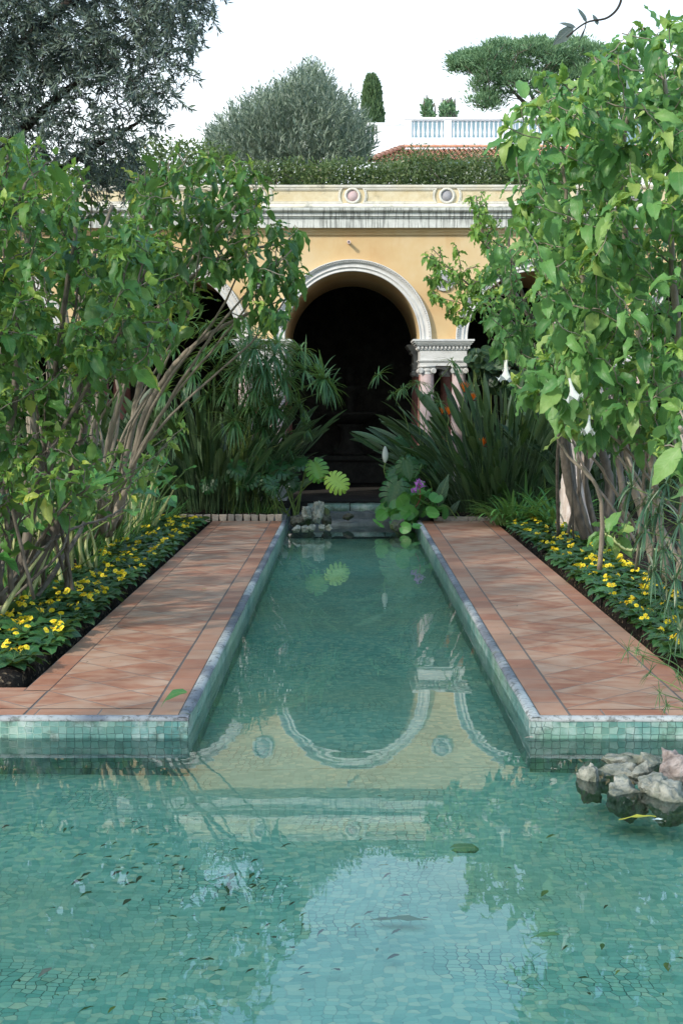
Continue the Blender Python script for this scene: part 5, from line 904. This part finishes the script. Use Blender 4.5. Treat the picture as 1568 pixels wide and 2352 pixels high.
# strappy clump
def strappy(name, label, base, n, L, W, seed, mat='L_strap', group=None, rad=.25, up=1.0, droop=1.5, rn=.5):
    rs = np.random.RandomState(seed); base = np.array(base, float); t_ = thing(name, label, 'plant', base, group); a = rs.uniform(0, 6.28, n); r_ = rad * np.sqrt(rs.uniform(0, 1, n)); p0 = base + np.stack([r_ * np.cos(a), r_ * np.sin(a), np.full(n, -.01)], -1); d = np.stack([np.cos(a) * rs.uniform(.2, .9, n), np.sin(a) * rs.uniform(.2, .9, n), np.full(n, up)], -1)
    b = MB(); ribbons(b, p0, d, L * rs.uniform(.6, 1.1, n), W * rs.uniform(.7, 1.2, n), 8, droop * rs.uniform(.6, 1.5, n), .35, np.array([.7, .9, 1, 1, 1, .9, .75, .5, .06]), np.clip(rs.normal(rn, .22, n), 0, 1)); b.build('foliage', M[mat], t_); return t_
GS = 'strappy green clumps at the far end of the right walk'
strappy('strap_leaf_plant', 'arching strap leaved clump spilling onto the far corner of the right walk', (1.95, 17.2, .03), 90, .55, .035, 101, group=GS)
strappy('strap_leaf_plant', 'strap leaved clump at the foot of the white barked trunk', (2.45, 17.0, .03), 90, .6, .036, 102, group=GS)
strappy('strap_leaf_plant', 'strap leaved clump behind the other two, under the orange flowered plant', (2.2, 18.0, .03), 80, .65, .036, 103, group=GS)
strappy('strap_leaf_plant', 'green strappy clump low at the right edge among the sedge', (2.9, 9.4, .03), 90, .6, .02, 104)
strappy('strap_leaf_plant', 'fine leaved tuft at the far end of the left primrose bed', (-2.3, 17.5, .03), 110, .42, .016, 105, droop=1.1)
strappy('strap_leaf_plant', 'thin upright tuft at the back left of the pool head', (-1.15, 18.35, .03), 40, .3, .012, 106, droop=.8)
# ---------------- cane plants in the left bed ----------------
GC = 'cane plants standing behind the left primroses'
def canes(label, base, seed, n=16, H=.85, big=.3, rn=.4):
    rs = np.random.RandomState(seed); base = np.array(base, float); t_ = thing('cane_plant', label, 'plant', base, GC); st, b, sb = MB(), MB(), MB()
    for k in range(n):
        p = base + [rs.normal(0, .10), rs.normal(0, .12), -.02]; h = H * rs.uniform(.55, 1.1); e = p + [rs.normal(0, .14), rs.normal(0, .12), h]; q = smooth_path([p, (p + e) / 2 + rs.normal(0, .02, 3), e], 5); st.tube(q, np.linspace(.021 * rs.uniform(.7, 1.2), .007, len(q)), 6)
        d = np.array([rs.normal(0, .7), rs.normal(0, .7) - .2, .25]); place(b, BT[rs.randint(4)], e[None], d[None], np.array([[rs.normal(0, .3), rs.normal(0, .3), 1]]), big * rs.uniform(.6, 1.15), np.clip(rs.normal(rn, .2), 0, 1), 1.15)
        m = 2; ribbons(sb, np.repeat(p[None], m, 0), np.stack([rs.normal(0, .35, m), rs.normal(0, .35, m), np.ones(m)], -1), rs.uniform(.25, .5, m), .03, 6, .5, .5, None, rs.uniform(.3, 1, m))
    st.build('stalks', M['cane'], t_); b.build('foliage', M['L_round'], t_); sb.build('shoots', M['L_strap'], t_)
for k, (y, x, lb) in enumerate(((9.3, -2.75, 'cane plant nearest on the left, behind the first primroses'), (10.4, -2.62, 'pale stalked cane plant second from the near end of the left bed'), (11.4, -2.75, 'cane plant with thick pale stalks beside the leaning dark trunk'), (12.3, -2.55, 'clump of green stalks halfway along the left bed'), (13.3, -2.7, 'cane plant with crowded shoots below the arching shrub'), (14.3, -2.55, 'cane plant with yellowish stalk bases past the middle of the left bed'), (15.3, -2.65, 'cane plant with glossy wide leaves near the far end of the left bed'), (16.2, -2.5, 'cane plant farthest along the left bed, with tall thin stalks'), (12.0, -3.6, 'cane plant in the second row behind the thick pale stalks'), (14.6, -3.5, 'cane plant in the second row below the shaded shrub'))): canes(lb, (x + .22, y, .03), 120 + k, 17 if k < 8 else 12, .75 if k < 8 else 1.0)
def arums(label, items, base, seed, group=None):
    rs = np.random.RandomState(seed); t_ = thing('arum_plant', label, 'plant', base, group); b, st = MB(), MB()
    for px, py, Y_, sz in items: p = P(px, py, Y_); r0 = np.array(base) + [rs.normal(0, .1), rs.normal(0, .1), 0]; st.tube(smooth_path([r0, (r0 + p) / 2 + [0, 0, .05], p], 6), np.linspace(.012, .006, 13), 6); place(b, leaf_tpl(.62, 8, .3, .12, .03, base=.6, seed=rs.randint(50)), p[None], np.array([[rs.normal(.3, .6), -.6, rs.normal(-.1, .3)]]), np.array([[rs.normal(0, .3), -.5, 1]]), sz, np.clip(rs.normal(.45, .2), 0, 1), 1.1)
    st.build('stalks', M['greenstem'], t_); b.build('foliage', M['L_round'], t_)
arums('dark green arum with large heart shaped leaves above the cane plants at the far left', [(345, 1050, 17.2, .32), (350, 1085, 17, .3), (400, 1085, 17, .3), (425, 1082, 17, .24), (330, 1120, 16.8, .28), (300, 1090, 16.8, .3), (370, 1120, 16.8, .28), (280, 1130, 16.5, .3), (355, 1150, 16.5, .22), (320, 1075, 17.2, .25), (385, 1140, 16.6, .24)], (-2.45, 17.0, .03), 141)
arums('low arum with large leaves among the left canes, under the nearest shrub', [(215, 1110, 13, .34), (160, 1150, 12.6, .34), (260, 1150, 13, .3), (90, 1160, 12.2, .32), (190, 1190, 12.4, .3), (120, 1100, 12.6, .34), (240, 1090, 13.2, .3), (300, 1170, 13.2, .26)], (-2.7, 12.9, .03), 142)
# ---------------- monstera ----------------
def monstera_tpl(nl=7, seed=0):
    """heart-shaped blade cut into curved fingers, each finger a strip that leaves the central blade"""
    V, F, UV = [], [], []
    def outl(a): r_ = .47 * (1 + .10 * (a / math.pi) ** 2); return np.array([r_ * math.sin(a), .46 + r_ * math.cos(a) * 1.08])
    def mid(a): return np.array([.012, .14 + .76 * (1 - a / math.radians(168)) ** 1.15])
    A = np.radians(np.linspace(168, 4, nl + 1))
    for sd in (-1, 1):
        for k in range(nl):
            base = len(V); K = 6; am = (A[k] + A[k + 1]) / 2
            for i in range(K + 1):
                f = [0, .2, .4, .6, .8, .93, 1.0][i]; w_ = [1.0, 1.0, .92, .84, .80, .62, .25][i]
                for s_ in (0, 1):
                    ae = A[k] if s_ == 0 else A[k + 1]; q = mid(ae) * (1 - f) + outl(ae) * f; m_ = mid(am) * (1 - f) + outl(am) * f; q = m_ + (q - m_) * w_; q = q + np.array([0, .05 * math.sin(f * math.pi) * -1])
                    V.append((sd * q[0], q[1], .05 * math.sin(f * 2.4) - .13 * f * f - .10 * max(0, q[1] - .5) ** 2)); UV.append((.5 + sd * f * .5, q[1]))
            for i in range(K):
                a = base + 2 * i; F.append((a, a + 1, a + 3, a + 2) if sd < 0 else (a, a + 2, a + 3, a + 1))
        # central blade
    b0 = len(V); ys_ = np.linspace(.10, .93, 8)
    for y in ys_:
        for s_ in (-1, 0, 1): V.append((s_ * .03, y, .004 - .10 * max(0, y - .5) ** 2)); UV.append((.5 + s_ * .1, y))
    for i in range(7):
        for j in (0, 1): a = b0 + 3 * i + j; F.append((a, a + 1, a + 4, a + 3))
    return np.array(V), np.array(F), np.array(UV)
MT = monstera_tpl()
def monstera(label, base, leaves, seed):
    rs = np.random.RandomState(seed); t_ = thing('split_leaf_plant', label, 'plant', base)
    for px, py, Y_, sz, dx, dz, nx_, nz_, rn in leaves:
        sz *= .8
        c = P(px, py, Y_); d = nz(np.array([dx, -.15, dz])); n = np.array([nx_, -1.0, nz_]); at_ = c - d * sz * .42; b = MB(); place(b, MT, at_[None], d[None], n[None], sz, rn); lf = b.build('leaf', M['L_mon'], t_)
        s_ = MB(); r0 = np.array(base) + [rs.normal(0, .08), rs.normal(0, .06), 0]; s_.tube(smooth_path([r0, (r0 + at_) / 2 + [0, .05, .12], at_], 7), np.linspace(.011, .006, 15), 6); s_.build('petiole', M['greenstem'], lf)
    return t_
monstera('split leaved plant with two bright yellow green leaves over the left rocks', (-.75, 18.7, .0), [(773, 1107, 18.0, .40, .75, -.6, .05, .35, 1.0), (727, 1079, 18.2, .40, .3, -.8, -.3, .7, .84), (690, 1062, 18.6, .34, -.5, -.2, -.2, .8, .3), (640, 1075, 18.4, .44, .6, -.3, .1, .9, .25), (600, 1062, 18.6, .42, -.6, -.1, -.2, .9, .35), (575, 1100, 18.3, .38, -.5, -.5, -.2, .8, .3), (510, 1085, 18.4, .38, -.6, -.4, -.2, .8, .3), (668, 1105, 18.5, .3, .3, -.8, 0, .6, .15), (545, 1075, 18.2, .4, .5, -.4, 0, .8, .25), (620, 1110, 18.2, .34, .4, -.6, .1, .7, .3), (480, 1110, 18.3, .34, -.4, -.6, -.1, .7, .3)], 151)
mr = monstera('split leaved plant with a big dark leaf and a white bud over the right rock', (.82, 18.5, .0), [(905, 1128, 17.9, .52, -.35, -.9, -.15, .55, .3), (935, 1075, 18.1, .42, .2, -.9, -.2, .6, .38), (960, 1050, 18.3, .40, .5, -.4, .1, .9, .3), (905, 1085, 18.2, .3, -.7, -.5, -.3, .5, .32), (985, 1065, 18.4, .36, .6, -.5, .2, .7, .25), (925, 1165, 17.8, .3, -.2, -.9, -.1, .6, .35), (925, 1020, 18.6, .3, -.4, .3, -.2, .7, .3)], 152)
b = MB(); c = P(884, 1060, 18.2); b.lathe([(0.0, -.02), (.02, 0), (.036, .05), (.038, .10), (.026, .15), (.008, .19), (0, .20)], c, 12, cap=False); b.build('spathe', M['whitepetal'], mr); b = MB(); b.tube(smooth_path([np.array([.85, 18.4, .03]), c + [.02, .05, -.2], c], 6), .008, 6); b.build('flower_stem', M['greenstem'], mr)
# ---------------- round-leaved bergenia ----------------
def bergenia(label, base, poly, Y0, Y1, n, seed, sz=(.14, .21), extra=()):
    rs = np.random.RandomState(seed); t_ = thing('round_leaved_plant', label, 'plant', base); pts = samp(poly, n, Y0, Y1, rs); pts = np.concatenate([pts, np.array([P(*e) for e in extra])]) if len(extra) else pts; n = len(pts)
    b = MB(); st = MB(); nr = rs.normal(0, .45, (n, 3)) + [0, -.9, .8]; dd = rs.normal(0, .6, (n, 3)) + [0, -.2, -.3]; s_ = rs.uniform(*sz, n); T = [disc_tpl(.22, k) for k in range(3)]
    for k in range(3): m = np.arange(n) % 3 == k; place(b, T[k], pts[m] - nz(dd[m]) * s_[m][:, None] * .4, dd[m], nr[m], s_[m], np.clip(rs.normal(.55, .22, m.sum()), 0, 1))
    for q in pts[:: 1]: r0 = np.array(base) + [(q[0] - base[0]) * .4, 0, 0]; st.tube(smooth_path([r0, (r0 + q) / 2 + [0, .05, .03], q + [0, .02, -.01]], 5), .005, 5)
    st.build('stem', M['greenstem'], t_); b.build('foliage', M['L_round'], t_); return t_
bg_ = bergenia('plant with round glossy leaves and a violet flower head overhanging the pool', (.75, 18.35, .0), [(870, 1160), (900, 1150), (960, 1110), (1010, 1150), (1025, 1180), (1000, 1190), (960, 1200), (950, 1215), (925, 1215), (900, 1190), (875, 1195)], 17.6, 18.3, 52, 161, extra=((868, 1206, 17.3), (928, 1212, 17.2), (952, 1210, 17.2), (905, 1195, 17.4), (878, 1180, 17.4)))
for nm, px, py, k, r_ in (('flower_head', 963, 1112, 34, .05), ('flower_head', 953, 1126, 12, .025)):
    b = MB(); rs = np.random.RandomState(k); c = P(px, py, 17.6); o = nz(rs.normal(0, 1, (k, 3))) * r_; place(b, disc_tpl(.1, 1), c + o, rs.normal(0, 1, (k, 3)), o, .035, .5); b.build(nm, M['purple'], bg_)
b = MB(); c = P(963, 1115, 17.6); b.tube(smooth_path([np.array([.72, 18.1, .02]), c + [0, .1, -.2], c], 6), .006, 6); b.build('flower_stem', M['pinkspathe'], bg_)

# ---------------- rocks ----------------
def rock(name, label, c, s3, seed, mat, rough=.22, rot=0.0, group=None, flat=0.0):
    import bmesh
    from mathutils import noise as mn
    bm = bmesh.new(); bmesh.ops.create_icosphere(bm, subdivisions=5, radius=1.0); rs = np.random.RandomState(seed); off = Vector(rs.uniform(-50, 50, 3)); ax = [Vector(nz(rs.normal(0, 1, 3))) for _ in range(14)]; hh_ = rs.uniform(.45, .8, 14)
    for v in bm.verts:
        p = v.co.copy()
        for a_, h_ in zip(ax, hh_):
            dd_ = p.dot(a_)
            if dd_ > h_: p -= a_ * (dd_ - h_) * .95
        nn = mn.fractal(p * 1.6 + off, 1.0, 2.0, 5); n2 = mn.noise(p * 6 + off) + .6 * mn.noise(p * 15 + off); p *= 1 + rough * nn + rough * .25 * n2; v.co = p
    bm.transform(Matrix.Rotation(rot, 4, 'Z') @ Matrix.Diagonal((*s3, 1))); me = bpy.data.meshes.new(name); bm.to_mesh(me); bm.free(); me.materials.append(M[mat]); me.polygons.foreach_set('use_smooth', [True] * len(me.polygons)); o = bpy.data.objects.new(name, me); COL.objects.link(o); o.location = c; return tag(o, label, 'rock', group)
GRk = 'rocks at the left end of the pool head'
def R3(px, py, Y_): return P(px, py, Y_)
rock('rock', 'large dark mossy rock at the left corner of the pool head', R3(690, 1196, 17.75), (.20, .20, .13), 1, 'darkrock', .25, 0.3, GRk)
rock('rock', 'jagged upright pale rock leaning on the mossy one', R3(731, 1180, 17.6), (.085, .09, .17), 2, 'rock', .4, 0.6, GRk)
rock('rock', 'pale lumpy rock between the mossy rock and the upright one', R3(706, 1182, 17.55), (.09, .08, .09), 3, 'rock', .4, 1.2, GRk)
rock('rock', 'dark rock behind the upright pale one', R3(750, 1190, 17.9), (.09, .1, .13), 4, 'darkrock', .3, 0, GRk)
for k, (px, w_, lb) in enumerate(((683, .06, 'small pale stone at the water line, leftmost below the mossy rock'), (700, .05, 'small pale stone second from the left at the water line'), (716, .05, 'small pale stone at the water line below the lumpy rock'), (740, .05, 'small pale stone in the water below the upright rock'), (755, .04, 'small grey stone rightmost at the water line of the left rocks'))): rock('stone', lb, R3(px, 1214, 17.0), (w_, .06, .05), 10 + k, 'rock', .3, k, GRk)
rock('rock', 'dark stump like rock under the round leaves at the right end of the pool', R3(915, 1212, 17.3), (.10, .12, .13), 5, 'darkrock', .3, .2)
rock('stone', 'dark wet stone lying on the grey step at the pool head', R3(800, 1186, 18.4), (.07, .07, .05), 6, 'darkrock', .3, .2)
GP = 'loose rocks stacked in the pool at the right'
for k, (px, py, Y_, sx, sy, sz, mt, lb) in enumerate(((1438, 1752, 6.25, .090, .06, .045, 'rock', 'grey slab rock at the back left of the pool rock pile'), (1405, 1792, 5.98, .085, .07, .045, 'rock', 'tan flat rock left of the middle of the pool pile'), (1350, 1809, 5.85, .048, .06, .045, 'rock', 'small rounded pale rock at the left tip of the pool pile'), (1472, 1780, 6.05, .10, .06, .045, 'rock', 'dark smooth grey rock in the middle of the pool pile'),
    (1490, 1755, 6.3, .09, .05, .035, 'rock', 'half sunk pale rock at the back of the pool pile'), (1430, 1835, 5.7, .125, .09, .055, 'rock', 'large pale hollowed rock at the front of the pool pile'), (1498, 1812, 5.85, .115, .06, .042, 'rock', 'long layered pale rock across the middle of the pool pile'), (1550, 1770, 6.0, .085, .08, .10, 'pinkrock', 'porous pinkish rock standing highest at the right edge'), (1535, 1850, 5.6, .115, .08, .058, 'rock', 'rough brownish rock at the front right of the pool pile'), (1590, 1805, 5.9, .08, .08, .06, 'darkrock', 'mossy green rock just right of the porous one'))):
    low = k in (1, 2, 5, 8, 9); c = Gp(px, py, -.135 if low else (-.07 if k == 7 else -.10)); rock('rock', lb, c, (sx * (1.35 if low else 1.2), sy * 1.3, .095 if low else (.12 if k == 7 else .06)), 30 + k, mt, .28, .2 * k, GP)
    if False:  # the stones each stands on, under water
        rock('stone', 'sunken stone on the pool floor supporting the rock pile at the right', (c[0], c[1], -.235), (sx * 1.15, sy * 1.2, .055), 60 + k, 'rock', .25, k, 'sunken stones under the rock pile')
def nth(k): return str(k) + ('th' if 10 < k % 100 < 14 else {1: 'st', 2: 'nd', 3: 'rd'}.get(k % 10, 'th'))
# edging clay pieces along the far beds
def edge_piece(name, x, y, w_, h_, dep, seed, label, group, mat='edging', z=0.0):
    rs = np.random.RandomState(seed); b = MB(); V = [(x - w_ * .5, y, z - .02), (x + w_ * .5, y, z - .02), (x + w_ * .5, y + dep, z - .02), (x - w_ * .5, y + dep, z - .02), (x - w_ * .62, y, z + h_), (x + w_ * .62, y, z + h_), (x + w_ * .6, y + dep, z + h_ * .95), (x - w_ * .6, y + dep, z + h_ * .95)]; V = np.array(V); V[4:] += rs.uniform(-.008, .008, (4, 3)); b.add(V, np.array([[0, 1, 5, 4], [1, 2, 6, 5], [2, 3, 7, 6], [3, 0, 4, 7], [4, 5, 6, 7], [3, 2, 1, 0]])); o = b.build(name, M[mat], origin=(x, y, z - .02), smooth=False, fix=True); bevel(o, .008, 2); return tag(o, label, 'edging', group)
for k in range(13): edge_piece('edging_tile', -2.02 + k * .098, 18.0, .072, .078, .05, k, 'flared clay edging tile, ' + nth(13 - k) + ' from the pool in the row ending the left walk', 'clay edging tiles at the far end of the left walk')
for k in range(9): edge_piece('edging_tile', 1.12 + k * .105, 18.0, .096, .05, .07, 40 + k, 'worn clay edging brick, ' + nth(k + 1) + ' from the pool in the row ending the right walk', 'clay edging bricks at the far end of the right walk')

# ---------------- primroses ----------------
PT = [leaf_tpl(.62, 5, .8, .2, .06, base=1.35, seed=k) for k in range(3)]
def primrose(seed, nf):
    rs = np.random.RandomState(seed); b = MB(); n = 15; a = np.arange(n) * 2.4; el = np.linspace(1.1, .12, n)
    for k in range(3): m = np.arange(n) % 3 == k; d = np.stack([np.cos(a[m]), np.sin(a[m]), el[m]], -1); place(b, PT[k], np.stack([np.cos(a[m]) * .01, np.sin(a[m]) * .01, np.full(m.sum(), .015)], -1), d, np.array([[0, 0, 1.0]] * m.sum()) + rs.normal(0, .2, (m.sum(), 3)), rs.uniform(.11, .17, m.sum()), np.clip(rs.normal(.4, .22, m.sum()), 0, 1))
    c = np.array([rs.normal(0, .025), rs.normal(0, .025), .088]); ps = [c + [rs.normal(0, .022), rs.normal(0, .022), rs.uniform(-.015, .01)] for k in range(nf)]
    for p in ps: b.tube([c * [.5, .5, 0] + [0, 0, .02], p - [0, 0, .004]], .0016, 4, rnd=.9)
    o = b.build('primrose', M['L_prim'], origin=(0, 0, 0))
    for p in ps:
        n_ = nz(np.array([rs.normal(0, .6), rs.normal(0, .6), 1.0])); s_ = nz(np.cross(n_, [1, .1, 0])); t2 = np.cross(s_, n_); f = MB(); a0 = rs.uniform(0, 1)
        for q in range(5): aa = a0 + q * 2 * math.pi / 5; d = s_ * math.cos(aa) + t2 * math.sin(aa) + n_ * .12; place(f, leaf_tpl(1.15, 3, .3, .05, .0, base=1.5, across=2), p[None], d[None], n_[None], .0205 * rs.uniform(.9, 1.1), .5)
        fo = f.build('flower', M['yellow'], o); e = MB(); e.lathe([(.006, 0), (.004, .003), (0, .0035)], (0, 0, 0), 8, cap=False); e.V = [e.V[0] @ np.stack([s_, t2, n_]) + p + n_ * .004]; e.build('eye', M['yolk'], fo)
    return o
protos = [primrose(200 + k, nf) for k, nf in enumerate((4, 6, 3, 2, 5, 0, 7, 1))]; used = set(); rs = np.random.RandomState(17)
def nth(k): return str(k) + ('th' if 10 < k % 100 < 14 else {1: 'st', 2: 'nd', 3: 'rd'}.get(k % 10, 'th'))
def put_prim(x, y, k, lb, gr):
    if k in used: o = copy_tree(protos[k])
    else: o = protos[k]; used.add(k)
    o.location = (x, y, .022 + rs.uniform(0, .012)); o.rotation_euler = (0, 0, rs.uniform(0, 6.28)); s_ = rs.uniform(.85, 1.12); o.scale = (s_, s_, s_); tag(o, lb, 'primrose', gr)
for side, X0 in ((-1, -1.80), (1, 1.95)):
    yy = 7.62; cnt = {}
    while yy < 17.5:
        st_ = .22 if yy < 13 else .25
        for r_ in range(3):
            if rs.uniform() < .06: continue
            if side < 0 and yy < 7.8 and r_ == 0: continue
            cnt[r_] = cnt.get(r_, 0) + 1; k = int(rs.choice(8, p=[.17, .12, .14, .12, .14, .12, .09, .10])); put_prim(X0 + side * (r_ * .205) + rs.uniform(-.035, .035), yy + rs.uniform(-.05, .05) + .1 * (r_ % 2), k, 'yellow primrose, ' + nth(cnt[r_]) + ' from the near end of the ' + ('row beside', 'middle row along', 'outer row along')[r_] + ' the ' + ('left' if side < 0 else 'right') + ' walk', 'primroses along the ' + ('left' if side < 0 else 'right') + ' walk')
        yy += st_
# ---------------- fallen leaves ----------------
def fallen(label, pos, size, rz, mat, rn, wid=1.0, tilt=0.0, tx=0.0, group=None, curl=.4, zoff=0):
    b = MB(); V, F, UV = leaf_tpl(.45, 6, curl, .12, .02, seed=int(abs(pos[0] * 100)) % 50); V = V - [0, .5, V[:, 2].min()]; V = V * [size * wid, size, size]; V[:, 2] += tx * (V[:, 0] - V[:, 0].min()); c_, s_ = math.cos(rz), math.sin(rz); V = np.stack([V[:, 0] * c_ - V[:, 1] * s_, V[:, 0] * s_ + V[:, 1] * c_, V[:, 2] + tilt * V[:, 1]], -1) + np.array(pos); b.add(V, F, UV, rn); return tag(b.build('fallen_leaf', M[mat], origin=pos), label, 'leaf', group)
fallen('large fresh green leaf lying on the corner of the left walk', Gp(392, 1633, .008), .16, 1.45, 'L_prim', .8, 1.0, curl=.9, tx=.40)
b = MB(); q = Gp(1066, 1947, WZ + .006); place(b, disc_tpl(-.12, 5), (q - [.05, 0, 0])[None], np.array([[1, .25, 0]]), np.array([[0, -.05, 1.]]), .105, .35); tag(b.build('fallen_leaf', M['L_prim'], origin=q), 'round dark green leaf floating in the near pool, right of the middle', 'leaf')
fallen('narrow green leaf floating by the lower right of the sky reflection', Gp(1250, 2156, WZ + .004), .085, 1.5, 'L_prim', .45, 1.0, curl=.25)
fallen('long yellow green leaf floating in front of the rock pile', Gp(1462, 1885, WZ + .003), .14, 1.45, 'L_dark', 1.0, .5, curl=.2)
fallen('white petal floating in front of the rock pile', Gp(1508, 1883, WZ + .003), .045, 1.5, 'whitepetal', .5, 1.2, curl=.1)
fallen('long submerged green leaf on the pool floor under the sky reflection', Gp(915, 2118, PZ + .02), .19, 1.4, 'L_left', .3, .5, curl=.1)
fallen('brown leaf stuck on the tiled pool edge below the right walk', (Gp(1222, 1712, WZ)[0], YN - .02, WZ + .004), .05, 1.3, 'edging', .5, .9, curl=.2)
fallen('orange brown leaf sunk at the lower left of the pool', Gp(103, 2240, PZ + .02), .06, 2.5, 'edging', .5, .9)
fallen('small yellow leaf on the left walk past its middle', Gp(467, 1356, .006), .06, 1.2, 'L_mon', .9, .8)
for k in range(150):
    if k < 95: cx_, cy_, sx_, sy_ = ((555, 2030, 45, 22), (330, 2000, 60, 30), (240, 1985, 120, 70), (620, 2140, 160, 60))[k % 4]; px, py = rs.normal(cx_, sx_), rs.normal(cy_, sy_)
    else: px, py = rs.uniform(0, 1568), rs.uniform(1800, 2340)
    if not (5 < px < 1560 and 1790 < py < 2345) or (1300 < px and py < 1900): continue
    q = Gp(px, py, PZ + .022); fallen('small dark leaf scrap lying on the mosaic pool floor', q, rs.uniform(.015, .055), rs.uniform(0, 3.14), 'L_dark', min(.8, rs.uniform(0, .85)), rs.uniform(.5, 1.1), group='leaf scraps on the pool floor')
for k in range(26):
    y = rs.uniform(8, 17.5); s_ = 1 if k % 2 else -1; x = rs.uniform(.98, 1.7) if s_ > 0 else rs.uniform(-1.6, -.85); fallen('tiny leaf scrap lying on the terracotta walk', (x, y, .004), rs.uniform(.012, .028), rs.uniform(0, 3), 'L_dark', rs.uniform(0, .9), .7, group='leaf scraps on the walks')
